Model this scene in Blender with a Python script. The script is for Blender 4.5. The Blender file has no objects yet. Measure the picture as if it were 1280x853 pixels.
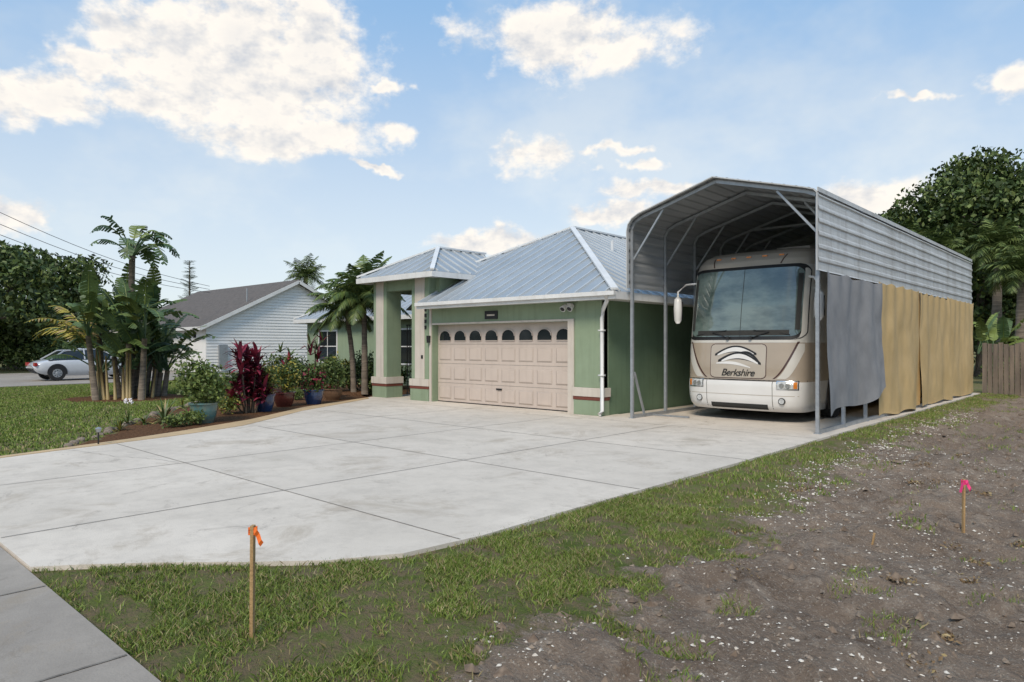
import bpy, math, random, bmesh
import numpy as np
from mathutils import Vector, Matrix
random.seed(7); rng=np.random.default_rng(7)
S=bpy.context.scene
F_PX=867.0; H=1.6; HOR=431.0
RX,RY=0.735,0.678
def c2w(L,D,Z=0.0): return Vector((RX*L-RY*D, RY*L+RX*D, Z))
def pg(x,y,Z=0.0):
    D=F_PX*(H-Z)/(y-HOR); L=(x-640)/F_PX*D
    return c2w(L,D,Z)
def pd(x,y,D):
    L=(x-640)/F_PX*D
    return c2w(L,D,H+(HOR-y)/F_PX*D)

# ---------------- materials ----------------
def N(nt,t,**k):
    n=nt.nodes.new(t)
    for a,b in k.items(): setattr(n,a,b)
    return n
def mat(name,c,c2=None,scale=3.0,rough=0.7,bump=0.0,bscale=40.0,metal=0.0,spec=0.5,coat=0.0,detail=4,thr=(0.35,0.65),trans=0.0,stretch=None,grime=0.0):
    m=bpy.data.materials.new(name); m.use_nodes=True; nt=m.node_tree
    b=nt.nodes['Principled BSDF']; b.inputs['Roughness'].default_value=rough
    b.inputs['Metallic'].default_value=metal; b.inputs['Specular IOR Level'].default_value=spec
    b.inputs['Coat Weight'].default_value=coat
    if coat>0: b.inputs['Coat Roughness'].default_value=0.05
    tc=N(nt,'ShaderNodeTexCoord'); src=tc.outputs['Object']
    if stretch:
        mp=N(nt,'ShaderNodeMapping'); mp.inputs['Scale'].default_value=stretch
        nt.links.new(src,mp.inputs['Vector']); src2=mp.outputs['Vector']
    else: src2=src
    if c2 is None: c2=tuple(v*0.86 for v in c)
    no=N(nt,'ShaderNodeTexNoise'); no.inputs['Scale'].default_value=scale; no.inputs['Detail'].default_value=detail
    no.inputs['Roughness'].default_value=0.62
    nt.links.new(src2,no.inputs['Vector'])
    mr=N(nt,'ShaderNodeMapRange'); mr.inputs['From Min'].default_value=thr[0]; mr.inputs['From Max'].default_value=thr[1]
    nt.links.new(no.outputs['Fac'],mr.inputs['Value'])
    mx=N(nt,'ShaderNodeMix',data_type='RGBA'); mx.inputs['A'].default_value=(*c,1); mx.inputs['B'].default_value=(*c2,1)
    nt.links.new(mr.outputs['Result'],mx.inputs['Factor'])
    colr=mx.outputs['Result']
    if grime>0:
        mp2=N(nt,'ShaderNodeMapping'); mp2.inputs['Scale'].default_value=(6,6,0.5); nt.links.new(src,mp2.inputs['Vector'])
        n3=N(nt,'ShaderNodeTexNoise'); n3.inputs['Scale'].default_value=1.5; n3.inputs['Detail'].default_value=5; nt.links.new(mp2.outputs[0],n3.inputs['Vector'])
        m3=N(nt,'ShaderNodeMapRange'); m3.inputs['From Min'].default_value=0.5; m3.inputs['From Max'].default_value=0.75; m3.inputs['To Max'].default_value=grime; nt.links.new(n3.outputs['Fac'],m3.inputs['Value'])
        x3=N(nt,'ShaderNodeMix',data_type='RGBA'); nt.links.new(m3.outputs['Result'],x3.inputs['Factor']); nt.links.new(colr,x3.inputs['A']); x3.inputs['B'].default_value=(c[0]*.5,c[1]*.46,c[2]*.42,1); colr=x3.outputs['Result']
    nt.links.new(colr,b.inputs['Base Color'])
    if bump>0:
        nb=N(nt,'ShaderNodeTexNoise'); nb.inputs['Scale'].default_value=bscale; nb.inputs['Detail'].default_value=3
        nt.links.new(src,nb.inputs['Vector'])
        bp=N(nt,'ShaderNodeBump'); bp.inputs['Strength'].default_value=bump; bp.inputs['Distance'].default_value=0.02
        nt.links.new(nb.outputs['Fac'],bp.inputs['Height']); nt.links.new(bp.outputs['Normal'],b.inputs['Normal'])
    if trans>0:
        out=nt.nodes['Material Output']; tr=N(nt,'ShaderNodeBsdfTranslucent')
        nt.links.new(colr,tr.inputs['Color'])
        ms=N(nt,'ShaderNodeMixShader'); ms.inputs[0].default_value=trans
        nt.links.new(b.outputs[0],ms.inputs[1]); nt.links.new(tr.outputs[0],ms.inputs[2]); nt.links.new(ms.outputs[0],out.inputs['Surface'])
    return m
M={}
M['green']=mat('stucco_green',(0.265,0.335,0.225),(0.23,0.295,0.195),1.2,0.9,0.5,120,grime=.25)
M['green_shaded']=mat('stucco_green_shaded',(0.15,0.225,0.14),(0.12,0.185,0.11),1.0,0.9,0.5,120,grime=.3)  # darker copy of the green stucco, shade of the side walls put into the colour
M['cream']=mat('cream_trim',(0.58,0.525,0.46),(0.53,0.475,0.41),2,0.8,0.3,100,grime=.3)
M['door']=mat('garage_door_paint',(0.55,0.465,0.405),(0.51,0.43,0.375),1.5,0.55,grime=.15)
M['door2']=mat('garage_door_edge',(0.47,0.395,0.34),None,1.5,0.6)
M['redtrim']=mat('brown_red_trim',(0.16,0.045,0.03),None,3,0.8)
M['white']=mat('white_paint',(0.72,0.715,0.70),(0.64,0.635,0.62),2,0.5,grime=.2)
M['roof']=mat('metal_roof',(0.42,0.455,0.48),(0.33,0.365,0.39),0.7,0.42,metal=0.35,thr=(0.3,0.7))
M['seam']=mat('metal_roof_seam',(0.58,0.61,0.63),None,2,0.4,metal=0.2)
M['ridge']=mat('ridge_cap',(0.70,0.71,0.71),None,2,0.45)
M['black']=mat('black',(0.012,0.012,0.013),None,3,0.5)
M['dark']=mat('dark_interior',(0.03,0.03,0.028),None,3,0.8)
M['glass']=mat('window_glass',(0.02,0.025,0.028),None,2,0.06,spec=0.6)
M['galv']=mat('galvanised_steel',(0.42,0.44,0.46),(0.33,0.35,0.37),9,0.45,metal=0.6)
M['sheet']=mat('carport_sheet',(0.42,0.435,0.45),(0.31,0.325,0.34),1.2,0.45,metal=0.35,stretch=(1,0.25,2))
M['side_sheet']=mat('carport_side_sheet',(0.56,0.565,0.56),(0.38,0.365,0.34),1.0,0.5,metal=0.2,stretch=(1,1.4,0.35),thr=(0.45,0.8),grime=.4)
M['gtarp']=mat('grey_tarp',(0.26,0.26,0.265),(0.22,0.22,0.225),2.5,0.85,0.15,200)
M['btarp']=mat('beige_tarp',(0.64,0.46,0.225),(0.56,0.395,0.18),1.2,0.85,0.12,200,trans=0.15)
M['rvwhite']=mat('rv_white',(0.72,0.71,0.69),(0.68,0.67,0.65),1.5,0.3,coat=0.6)
M['rvtan']=mat('rv_tan',(0.38,0.315,0.245),(0.345,0.285,0.22),1.5,0.3,coat=0.7)
M['rvtaupe']=mat('rv_taupe',(0.45,0.40,0.335),(0.41,0.36,0.30),1.5,0.3,coat=0.6)
M['rvchamp']=mat('rv_champagne',(0.58,0.555,0.505),(0.54,0.515,0.465),1.5,0.3,coat=0.6)
M['rvmaroon']=mat('rv_maroon',(0.07,0.03,0.025),None,2,0.3,coat=0.5)
M['rvglass']=mat('rv_windshield',(0.13,0.175,0.16),(0.05,0.075,0.07),1.3,0.03,spec=1.0,coat=1.0,stretch=(.7,1,1.6),thr=(.4,.6))
M['chrome']=mat('chrome',(0.7,0.7,0.7),None,2,0.15,metal=1.0)
M['lens']=mat('headlight_lens',(0.62,0.64,0.64),(0.35,0.36,0.36),18,0.08,coat=1)
M['amber']=mat('amber_lens',(0.7,0.22,0.03),None,2,0.2)
M['tire']=mat('tyre_rubber',(0.02,0.02,0.02),None,6,0.85)
M['carpaint']=mat('car_silver',(0.56,0.58,0.61),None,2,0.25,coat=0.8)
M['taillight']=mat('taillight',(0.4,0.02,0.02),None,2,0.2)
M['wood']=mat('stake_wood',(0.48,0.31,0.14),(0.30,0.18,0.08),14,0.8,0.4,60,stretch=(1,1,0.08))
M['fence']=mat('fence_wood',(0.22,0.175,0.135),(0.11,0.092,0.078),5,0.9,0.4,60,stretch=(1,1,0.15),grime=.5)
M['orange']=mat('orange_flagging',(0.85,0.17,0.02),None,2,0.6)
M['pink']=mat('pink_flagging',(0.85,0.05,0.22),None,2,0.6)
M['siding']=mat('white_siding',(0.80,0.785,0.76),(0.75,0.735,0.71),1.0,0.6)
M['shingle']=mat('shingle_roof',(0.14,0.12,0.108),(0.088,0.078,0.07),5,0.9,0.5,60)
M['teal']=mat('teal_pot',(0.07,0.19,0.20),(0.16,0.17,0.12),6,0.25,coat=0.4)
M['blue']=mat('blue_pot',(0.025,0.065,0.17),(0.015,0.035,0.10),5,0.18,coat=0.6)
M['maroonpot']=mat('maroon_pot',(0.10,0.025,0.02),None,5,0.25,coat=0.4)
M['brownpot']=mat('brown_pot',(0.16,0.09,0.05),None,5,0.5)
M['soil']=mat('soil',(0.05,0.035,0.025),None,20,0.95)
M['bark']=mat('bark',(0.16,0.13,0.10),(0.08,0.065,0.05),6,0.95,0.6,30,stretch=(1,1,0.4))
M['palmbark']=mat('palm_bark',(0.22,0.18,0.14),(0.11,0.09,0.07),4,0.95,0.7,20,stretch=(0.5,0.5,4))
def leafm(n,c,t=0.0,rough=0.5):
    if t>0: return mat(n,c,tuple(v*0.6 for v in c),2.5,rough,trans=t,detail=1)
    m=bpy.data.materials.new(n); m.use_nodes=True; nt=m.node_tree; nt.nodes.clear()
    o=N(nt,'ShaderNodeOutputMaterial'); d=N(nt,'ShaderNodeBsdfDiffuse'); gl=N(nt,'ShaderNodeBsdfGlossy'); gl.inputs['Roughness'].default_value=rough
    no=N(nt,'ShaderNodeTexNoise'); no.inputs['Scale'].default_value=1.3; no.inputs['Detail'].default_value=0
    g=N(nt,'ShaderNodeNewGeometry'); nt.links.new(g.outputs['Position'],no.inputs['Vector'])
    mx=N(nt,'ShaderNodeMix',data_type='RGBA'); mx.inputs['A'].default_value=(*[v*.72 for v in c],1); mx.inputs['B'].default_value=(*[v*1.15 for v in c],1)
    nt.links.new(no.outputs['Fac'],mx.inputs['Factor']); nt.links.new(mx.outputs['Result'],d.inputs['Color'])
    ms=N(nt,'ShaderNodeMixShader'); ms.inputs[0].default_value=.035
    nt.links.new(d.outputs[0],ms.inputs[1]); nt.links.new(gl.outputs[0],ms.inputs[2]); nt.links.new(ms.outputs[0],o.inputs['Surface'])
    return m
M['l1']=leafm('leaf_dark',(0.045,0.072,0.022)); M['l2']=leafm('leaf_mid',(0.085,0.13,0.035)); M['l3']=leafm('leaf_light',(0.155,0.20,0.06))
M['ly']=leafm('leaf_yellow',(0.36,0.31,0.06)); M['lr']=leafm('leaf_crimson',(0.22,0.025,0.05)); M['lr2']=leafm('leaf_maroon',(0.10,0.016,0.032))
M['lb']=leafm('leaf_bluegreen',(0.07,0.13,0.055),.25); M['lb2']=leafm('leaf_bird',(0.12,0.19,0.07),.25); M['dry']=leafm('leaf_dry',(0.34,0.26,0.12))
M['lime']=leafm('leaf_lime',(0.23,0.30,0.07),.2)
M['g1']=leafm('grass_a',(0.125,0.185,0.035)); M['g2']=leafm('grass_b',(0.21,0.275,0.06)); M['g3']=leafm('grass_dry',(0.35,0.29,0.15))
M['petal']=mat('white_petal',(0.8,0.75,0.75),None,3,0.6)
M['shell']=mat('shell',(0.68,0.63,0.55),(0.42,0.37,0.31),30,0.8,detail=1)
M['rock']=mat('rock',(0.27,0.215,0.165),(0.15,0.12,0.095),30,0.9,detail=1)
M['clod']=mat('soil_clod',(0.22,0.165,0.12),(0.12,0.085,0.06),20,0.95,detail=2)
M['drystraw']=mat('dry_thatch',(0.25,0.17,0.085),(0.14,0.09,0.05),20,0.95,detail=1)
M['tan']=mat('tan_curb',(0.56,0.40,0.225),(0.46,0.33,0.19),2,0.85,0.3,80)
M['joint']=mat('joint_dark',(0.12,0.105,0.092),(0.25,0.225,0.195),8,0.95)  # dark tone of the slab joints and door seams
M['crack']=mat('crack',(0.26,0.23,0.20),(0.42,0.38,0.33),8,0.95)

def concrete(name,c,c2,tile=True):
    m=bpy.data.materials.new(name); m.use_nodes=True; nt=m.node_tree; b=nt.nodes['Principled BSDF']
    b.inputs['Roughness'].default_value=0.9; b.inputs['Specular IOR Level'].default_value=0.15
    g=N(nt,'ShaderNodeNewGeometry'); P=g.outputs['Position']
    def noise(s,d=5,r=0.6,dist=0.0):
        n=N(nt,'ShaderNodeTexNoise'); n.inputs['Scale'].default_value=s; n.inputs['Detail'].default_value=d; n.inputs['Roughness'].default_value=r; n.inputs['Distortion'].default_value=dist
        nt.links.new(P,n.inputs['Vector']); return n.outputs['Fac']
    def mr(s,a,b_,lo=0,hi=1):
        n=N(nt,'ShaderNodeMapRange'); n.inputs['From Min'].default_value=a; n.inputs['From Max'].default_value=b_
        n.inputs['To Min'].default_value=lo; n.inputs['To Max'].default_value=hi; nt.links.new(s,n.inputs['Value']); return n.outputs['Result']
    def mix(f,a,b_,bt='MIX'):
        n=N(nt,'ShaderNodeMix',data_type='RGBA',blend_type=bt)
        nt.links.new(f,n.inputs['Factor'])
        for k,v in (('A',a),('B',b_)):
            if isinstance(v,tuple): n.inputs[k].default_value=(*v,1)
            else: nt.links.new(v,n.inputs[k])
        return n.outputs['Result']
    col=mix(mr(noise(0.45,7,0.7),0.38,0.64),c,c2)
    col=mix(mr(noise(2.3,7,0.74),0.46,0.66,0,0.45),col,tuple(v*0.62 for v in c))
    col=mix(mr(noise(120,1),0.55,0.75,0,0.35),col,tuple(v*0.55 for v in c))
    col=mix(mr(noise(0.8,8,.75,.6),0.53,0.64,0,0.42),col,(0.30,0.24,0.17))
    col=mix(mr(noise(1.5,8,.8,1.2),0.58,0.66,0,0.38),col,(0.20,0.17,0.14))
    col=mix(mr(noise(14,5,.8),0.60,0.70,0,0.35),col,tuple(v*0.5 for v in c))
    sp=N(nt,'ShaderNodeSeparateXYZ'); nt.links.new(P,sp.inputs[0])
    if tile:
        cb=N(nt,'ShaderNodeCombineXYZ')
        for i,(o,off,sz) in enumerate((('X',9.62,2.62),('Y',-3.9,2.7))):
            a=N(nt,'ShaderNodeMath',operation='ADD'); a.inputs[1].default_value=off; nt.links.new(sp.outputs[o],a.inputs[0])
            d=N(nt,'ShaderNodeMath',operation='DIVIDE'); d.inputs[1].default_value=sz; nt.links.new(a.outputs[0],d.inputs[0])
            f=N(nt,'ShaderNodeMath',operation='FLOOR'); nt.links.new(d.outputs[0],f.inputs[0]); nt.links.new(f.outputs[0],cb.inputs[i])
        wn=N(nt,'ShaderNodeTexWhiteNoise'); nt.links.new(cb.outputs[0],wn.inputs['Vector'])
        col=mix(mr(wn.outputs['Value'],0,1,0,0.30),col,tuple(v*0.68 for v in c))
    nt.links.new(col,b.inputs['Base Color'])
    bp=N(nt,'ShaderNodeBump'); bp.inputs['Strength'].default_value=0.25; bp.inputs['Distance'].default_value=0.01
    nt.links.new(noise(70,2),bp.inputs['Height']); nt.links.new(bp.outputs['Normal'],b.inputs['Normal'])
    return m
M['drive']=concrete('driveway_concrete',(0.68,0.61,0.525),(0.575,0.515,0.44))
M['walk']=concrete('sidewalk_concrete',(0.37,0.33,0.285),(0.28,0.25,0.218),False)

# ---------------- mesh builder ----------------
class MB:
    def __init__(s): s.v=[];s.f=[];s.m=[];s.mats=[]
    def mi(s,key):
        if key not in s.mats: s.mats.append(key)
        return s.mats.index(key)
    def add(s,vs,fs,key):
        o=len(s.v); s.v.extend([tuple(p) for p in vs]); i=s.mi(key)
        for f in fs: s.f.append(tuple(o+k for k in f)); s.m.append(i)
    def box(s,a,b,key):
        x0,y0,z0=a;x1,y1,z1=b
        vs=[(x0,y0,z0),(x1,y0,z0),(x1,y1,z0),(x0,y1,z0),(x0,y0,z1),(x1,y0,z1),(x1,y1,z1),(x0,y1,z1)]
        s.add(vs,[(3,2,1,0),(4,5,6,7),(0,1,5,4),(1,2,6,5),(2,3,7,6),(3,0,4,7)],key)
    def beam(s,p,q,w,h,key,up=(0,0,1)):
        p=Vector(p);q=Vector(q);d=(q-p).normalized();up=Vector(up)
        if abs(d.dot(up))>0.98: up=Vector((1,0,0))
        a=d.cross(up).normalized()*w/2; u=a.normalized().cross(d).normalized()*h/2
        vs=[p-a-u,p+a-u,p+a+u,p-a+u,q-a-u,q+a-u,q+a+u,q-a+u]
        s.add(vs,[(0,1,2,3),(7,6,5,4),(4,5,1,0),(5,6,2,1),(6,7,3,2),(7,4,0,3)],key)
    def tube(s,pts,rs,key,n=8,cap=True):
        pts=[Vector(p) for p in pts]
        if not hasattr(rs,'__len__'): rs=[rs]*len(pts)
        vs=[];fs=[];ref=Vector((0.3,0.2,1)).normalized()
        for i,p in enumerate(pts):
            d=(pts[min(i+1,len(pts)-1)]-pts[max(i-1,0)]).normalized()
            r=ref if abs(d.dot(ref))<0.95 else Vector((1,0,0))
            a=d.cross(r).normalized(); b=d.cross(a).normalized()
            for k in range(n):
                t=2*math.pi*k/n; vs.append(p+(a*math.cos(t)+b*math.sin(t))*rs[i])
        for i in range(len(pts)-1):
            for k in range(n):
                k2=(k+1)%n; fs.append((i*n+k,i*n+k2,(i+1)*n+k2,(i+1)*n+k))
        if cap: fs.append(tuple(range(n))); fs.append(tuple((len(pts)-1)*n+k for k in range(n))[::-1])
        s.add(vs,fs,key)
    def lathe(s,c,prof,key,n=24):
        vs=[];fs=[]
        for r,z in prof:
            for k in range(n):
                t=2*math.pi*k/n; vs.append((c[0]+r*math.cos(t),c[1]+r*math.sin(t),c[2]+z))
        for i in range(len(prof)-1):
            for k in range(n):
                k2=(k+1)%n; fs.append((i*n+k,i*n+k2,(i+1)*n+k2,(i+1)*n+k))
        s.add(vs,fs,key)
    def grid(s,fn,nu,nv,key):
        vs=[fn(i/nu,j/nv) for i in range(nu+1) for j in range(nv+1)]
        fs=[(i*(nv+1)+j,(i+1)*(nv+1)+j,(i+1)*(nv+1)+j+1,i*(nv+1)+j+1) for i in range(nu) for j in range(nv)]
        s.add(vs,fs,key)
    def obj(s,name,parent=None,smooth=False,bevel=0,recenter=True):
        V=np.array(s.v)
        c=Vector((0,0,0))
        if recenter:
            c=Vector(((V[:,0].min()+V[:,0].max())/2,(V[:,1].min()+V[:,1].max())/2,V[:,2].min()))
            V=V-np.array(c)
        me=bpy.data.meshes.new(name); me.from_pydata(V.tolist(),[],s.f)
        for k in s.mats: me.materials.append(M[k])
        me.polygons.foreach_set('material_index',s.m)
        me.polygons.foreach_set('use_smooth',[smooth]*len(s.f)); me.update()
        o=bpy.data.objects.new(name,me); S.collection.objects.link(o)
        if parent is not None:
            o.parent=parent; o.location=c-parent.location
        else: o.location=c
        if bevel>0:
            md=o.modifiers.new('bev','BEVEL'); md.width=bevel; md.segments=2; md.limit_method='ANGLE'
        return o
def empty(name,loc):
    e=bpy.data.objects.new(name,None); S.collection.objects.link(e); e.location=Vector(loc); e.empty_display_size=0.3; return e

_tab=rng.random((256,256))
def vn(x,y):
    xi=np.floor(x).astype(int);yi=np.floor(y).astype(int);fx=x-xi;fy=y-yi
    fx=fx*fx*(3-2*fx);fy=fy*fy*(3-2*fy)
    a=_tab[xi%256,yi%256];b=_tab[(xi+1)%256,yi%256];c=_tab[xi%256,(yi+1)%256];d=_tab[(xi+1)%256,(yi+1)%256]
    return (a*(1-fx)+b*fx)*(1-fy)+(c*(1-fx)+d*fx)*fy
def fbm(x,y,o=4):
    x=np.asarray(x,float);y=np.asarray(y,float);r=0;a=0.5;t=0
    for i in range(o): r=r+a*vn(x+17.3*i,y-9.1*i);t+=a;a*=0.5;x=x*2.03;y=y*2.03
    return r/t

# ---------------- terrain functions ----------------
DY=[-50,1.3,1.5,1.95,2.4,2.85,3.35,4.12,5.2,9,12,40]
DX=[-5.95,-5.95,-5.8,-5.4,-4.93,-4.50,-4.22,-4.13,-4.15,-4.13,-4.15,-4.15]
def dedge(Y): return np.interp(Y,DY,DX)
LY=[1.3,3.3,4.7,7.0,9.35,12.6]; LX=[-11.7,-12.3,-12.8,-14.0,-15.8,-17.4]
def ledge(Y): return np.interp(Y,LY,LX)
def dirtline(Y): return np.interp(Y,[0,1.5,2.4,2.9,4.6,6.5,8.9,15,24,30],[-1.5,-1.9,-2.25,-2.75,-2.65,-2.8,-3.2,-3.35,-3.4,-3.2])
def dirtmask(X,Y):
    n=(fbm(X*1.1+5,Y*1.1,4)-0.5)*2.2+(fbm(X*6,Y*6+3,3)-0.5)*1.5
    d=(X-dirtline(Y))/0.7+n
    m=np.clip(d*0.8+0.5,0,1)
    far=np.clip((Y-30)/4,0,1)+np.clip((X-16)/4,0,1)+np.clip((0.2-Y)/0.6,0,1)
    m=m*np.clip(1-far,0,1)
    return np.where(X<dedge(Y)-0.3,0,m)
def mulchmask(X,Y):
    ly=np.interp(-X,[12.5,17.4,22,28,30],[3.2,6.5,10.6,14.6,16])
    a=np.clip((Y-ly)/0.25+(fbm(X*2,Y*2)-0.5)*2,0,1)*(X<-12.3)*(Y<18)*(X>-30)
    r=np.hypot(X+22.9,Y-7.6); b=np.clip((1.75-r)/0.2+(fbm(X*2,Y*2)-0.5)*2,0,1)
    return np.clip(a+b,0,1)
def gheight(X,Y):
    right=np.clip((X-dedge(Y)-0.25)/1.6,0,1)
    z=-0.035-0.10*right*np.clip((Y-1.5)/6,0.25,1)
    dm=dirtmask(X,Y)
    rid=1-np.abs(fbm(X*3.1+3,Y*3.1,4)*2-1)
    z=z+dm*((fbm(X*1.3,Y*1.3+7,4)-0.5)*0.20+(fbm(X*7,Y*7,4)-0.5)*0.14+(rid-.8)*.10)
    rut=np.exp(-((X-(1.2+0.25*np.sin(Y*0.35)))/0.22)**2)+np.exp(-((X-(3.0+0.25*np.sin(Y*0.35)))/0.25)**2)
    z=z-0.06*rut*np.clip((Y-5)/3,0,1)*np.clip((32-Y)/3,0,1)
    z=z+0.09*np.exp(-((X+1.9-0.2*np.sin(Y))/0.35)**2)*np.clip((Y-4)/2,0,1)*np.clip((20-Y)/6,0,1)
    z=z+(X>dedge(Y)+0.1)*(fbm(X*2.5,Y*2.5,3)-0.5)*0.035
    under=(X<dedge(Y)+0.05)&(X>-33)
    z=np.where(under,-0.035,z)
    inside=(X<dedge(Y)-0.15)&(X>-19)&(Y>1.0)&((X>ledge(np.clip(Y,1.3,12.6))+0.3)|(Y>12.6))
    z=np.where(inside,-0.12,z)
    mm=mulchmask(X,Y); z=z+mm*0.03*(~inside)
    return z

def axis(parts):
    out=[]
    for a,b,st in parts:
        n=max(1,int(round((b-a)/st))); out+=list(np.linspace(a,b,n,endpoint=False))
    return np.array(out+[parts[-1][1]])
xs=axis([(-1800,-300,300),(-300,-60,30),(-60,-30,2.5),(-30,-6,0.35),(-6,2.5,0.045),(2.5,9,0.25),(9,30,1.5),(30,300,30),(300,1800,300)])
ys=axis([(-1800,-300,300),(-300,-20,20),(-20,0.4,1.0),(0.4,11,0.045),(11,30,0.2),(30,60,2.5),(60,300,30),(300,1800,300)])
GX,GY=np.meshgrid(xs,ys,indexing='ij'); GZ=gheight(GX,GY)
nx,ny=GX.shape
V=np.stack([GX,GY,GZ],-1).reshape(-1,3)
idx=np.arange(nx*ny).reshape(nx,ny)
Fq=np.stack([idx[:-1,:-1],idx[1:,:-1],idx[1:,1:],idx[:-1,1:]],-1).reshape(-1,4)
me=bpy.data.meshes.new('ground'); me.from_pydata(V.tolist(),[],Fq.tolist())
me.polygons.foreach_set('use_smooth',[True]*len(me.polygons))
for nm,arr in (('dirt',dirtmask(GX,GY)),('mulch',mulchmask(GX,GY))):
    at=me.attributes.new(nm,'FLOAT','POINT'); at.data.foreach_set('value',arr.reshape(-1).astype(np.float32))
m=bpy.data.materials.new('ground_mat'); m.use_nodes=True; nt=m.node_tree; b=nt.nodes['Principled BSDF']; b.inputs['Roughness'].default_value=0.95; b.inputs['Specular IOR Level'].default_value=0.05
g=N(nt,'ShaderNodeNewGeometry')
def gn(s,d=5,r=0.6):
    n=N(nt,'ShaderNodeTexNoise'); n.inputs['Scale'].default_value=s; n.inputs['Detail'].default_value=d; n.inputs['Roughness'].default_value=r
    nt.links.new(g.outputs['Position'],n.inputs['Vector']); return n.outputs['Fac']
def gm(s,a,c,lo=0,hi=1):
    n=N(nt,'ShaderNodeMapRange'); n.inputs['From Min'].default_value=a; n.inputs['From Max'].default_value=c
    n.inputs['To Min'].default_value=lo; n.inputs['To Max'].default_value=hi; nt.links.new(s,n.inputs['Value']); return n.outputs['Result']
def gx(f,a,c):
    n=N(nt,'ShaderNodeMix',data_type='RGBA'); nt.links.new(f,n.inputs['Factor'])
    for k,v in (('A',a),('B',c)):
        if isinstance(v,tuple): n.inputs[k].default_value=(*v,1)
        else: nt.links.new(v,n.inputs[k])
    return n.outputs['Result']
def mth(op,a,c):
    n=N(nt,'ShaderNodeMath',operation=op)
    for i,v in enumerate((a,c)):
        if isinstance(v,float): n.inputs[i].default_value=v
        else: nt.links.new(v,n.inputs[i])
    return n.outputs[0]
grass=gx(gm(gn(0.35,4),0.35,0.65),(0.11,0.145,0.04),(0.165,0.19,0.06))
grass=gx(gm(gn(5,6,0.8),0.42,0.56,0,0.9),grass,(0.22,0.165,0.105))
dirt=gx(gm(gn(0.8,6,0.65),0.35,0.65),(0.29,0.225,0.172),(0.205,0.155,0.118))
dirt=gx(gm(gn(5,6,0.7),0.50,0.72,0,0.85),dirt,(0.40,0.33,0.262))
dirt=gx(gm(gn(3.1,7,0.75),0.56,0.68,0,0.75),dirt,(0.125,0.082,0.055))
dirt=gx(gm(gn(28,4,0.75),0.56,0.66,0,0.55),dirt,(0.14,0.098,0.068))
dirt=gx(gm(gn(60,2,0.7),0.58,0.68,0,0.7),dirt,(0.48,0.42,0.35))
mul=gx(gm(gn(25,5,0.8),0.4,0.62),(0.07,0.04,0.025),(0.24,0.125,0.065))
ad=N(nt,'ShaderNodeAttribute',attribute_name='dirt'); am=N(nt,'ShaderNodeAttribute',attribute_name='mulch')
fd=gm(mth('ADD',ad.outputs['Fac'],gm(gn(12,6,0.8),0.25,0.75,-0.5,0.5)),0.35,0.65)
fm=gm(mth('ADD',am.outputs['Fac'],gm(gn(6,4),0.2,0.8,-0.2,0.2)),0.4,0.6)
col=gx(fm,gx(fd,grass,dirt),mul); nt.links.new(col,b.inputs['Base Color'])
bp=N(nt,'ShaderNodeBump'); bp.inputs['Strength'].default_value=1.0; bp.inputs['Distance'].default_value=0.05
nt.links.new(gn(22,6,0.75),bp.inputs['Height']); nt.links.new(bp.outputs['Normal'],b.inputs['Normal'])
me.materials.append(m)
S.collection.objects.link(bpy.data.objects.new('ground',me))

# ---------------- driveway / pavements ----------------
def slab(name,poly,z0,z1,key,parent=None):
    mb=MB(); n=len(poly)
    mb.add([(x,y,z1) for x,y in poly]+[(x,y,z0) for x,y in poly],[tuple(range(n))]+[(i,n+i,n+(i+1)%n,(i+1)%n) for i in range(n)],key)
    return mb.obj(name,parent,recenter=False)
right=[(float(dedge(y)),float(y)) for y in (1.32,1.6,1.95,2.4,2.62,2.85,3.1,3.35,3.75,4.12,4.6,5.2,7,9,12,27.3)]
left=[(-9.0,27.3),(-9.0,13.4),(-15,13.4),(-15,16),(-17.6,16),(-17.6,12.7)]+[(float(ledge(y)),y) for y in (11,9.35,8.2,7.0,5.8,4.7,4.0,3.3,2.2,1.32)]
drv=slab('driveway',right+left,-0.14,0.0,'drive')
jm=MB()
def strip(pts,w,key,z=0.003):
    for a,c in zip(pts[:-1],pts[1:]):
        a=Vector((a[0],a[1],z));c=Vector((c[0],c[1],z)); d=(c-a)
        if d.length<1e-4: continue
        nrm=Vector((-d.y,d.x,0)).normalized()*w/2
        jm.add([a-nrm,c-nrm,c+nrm,a+nrm],[(0,1,2,3)],key)
def lx(y): return float(ledge(y))+0.05
for y in (3.9,6.6,9.3): strip([(lx(y)+(.9 if y>5 else .2),y),(float(dedge(y))-0.02,y)],0.013,'joint')
strip([(-9.0,12.2),(float(dedge(12.2)),12.2)],0.013,'joint',0.0034)
strip([(-16.0,12.0),(-9.0,12.0)],0.013,'joint',0.0038)
for x in (-9.62,-7.0): strip([(x,1.35),(x,12.1)],0.013,'joint',0.0045)
strip([(-12.6,6.6),(-12.6,12.7)],0.013,'joint',0.005)
def crack(a,c,amp,n=26):
    pts=[]
    for i in range(n+1):
        t=i/n; k=math.sin(math.pi*t)
        pts.append((a[0]+(c[0]-a[0])*t+amp*k*(random.random()-0.5)+0.25*k*math.sin(t*5),a[1]+(c[1]-a[1])*t+amp*k*(random.random()-0.5)))
    strip(pts,0.007,'crack',0.0056)
crack((-12.0,3.2),(-9.7,3.85),0.07)
jm.obj('joints',drv,recenter=False)
tyy=(1.4,3.0,4.2,5.2,6.2,7.0,8.2,9.35,11,12.4)
tb=[(float(ledge(y)),y) for y in tyy]
wid=[0.08,0.14,0.35,0.65,0.95,1.1,1.1,0.95,0.65,0.35]
slab('garden_path',[(x+w*.75,y-w*0.5) for (x,y),w in zip(tb,wid)]+[(x-.12,y+0.06) for x,y in tb[::-1]],-0.1,0.008,'tan')
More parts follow.
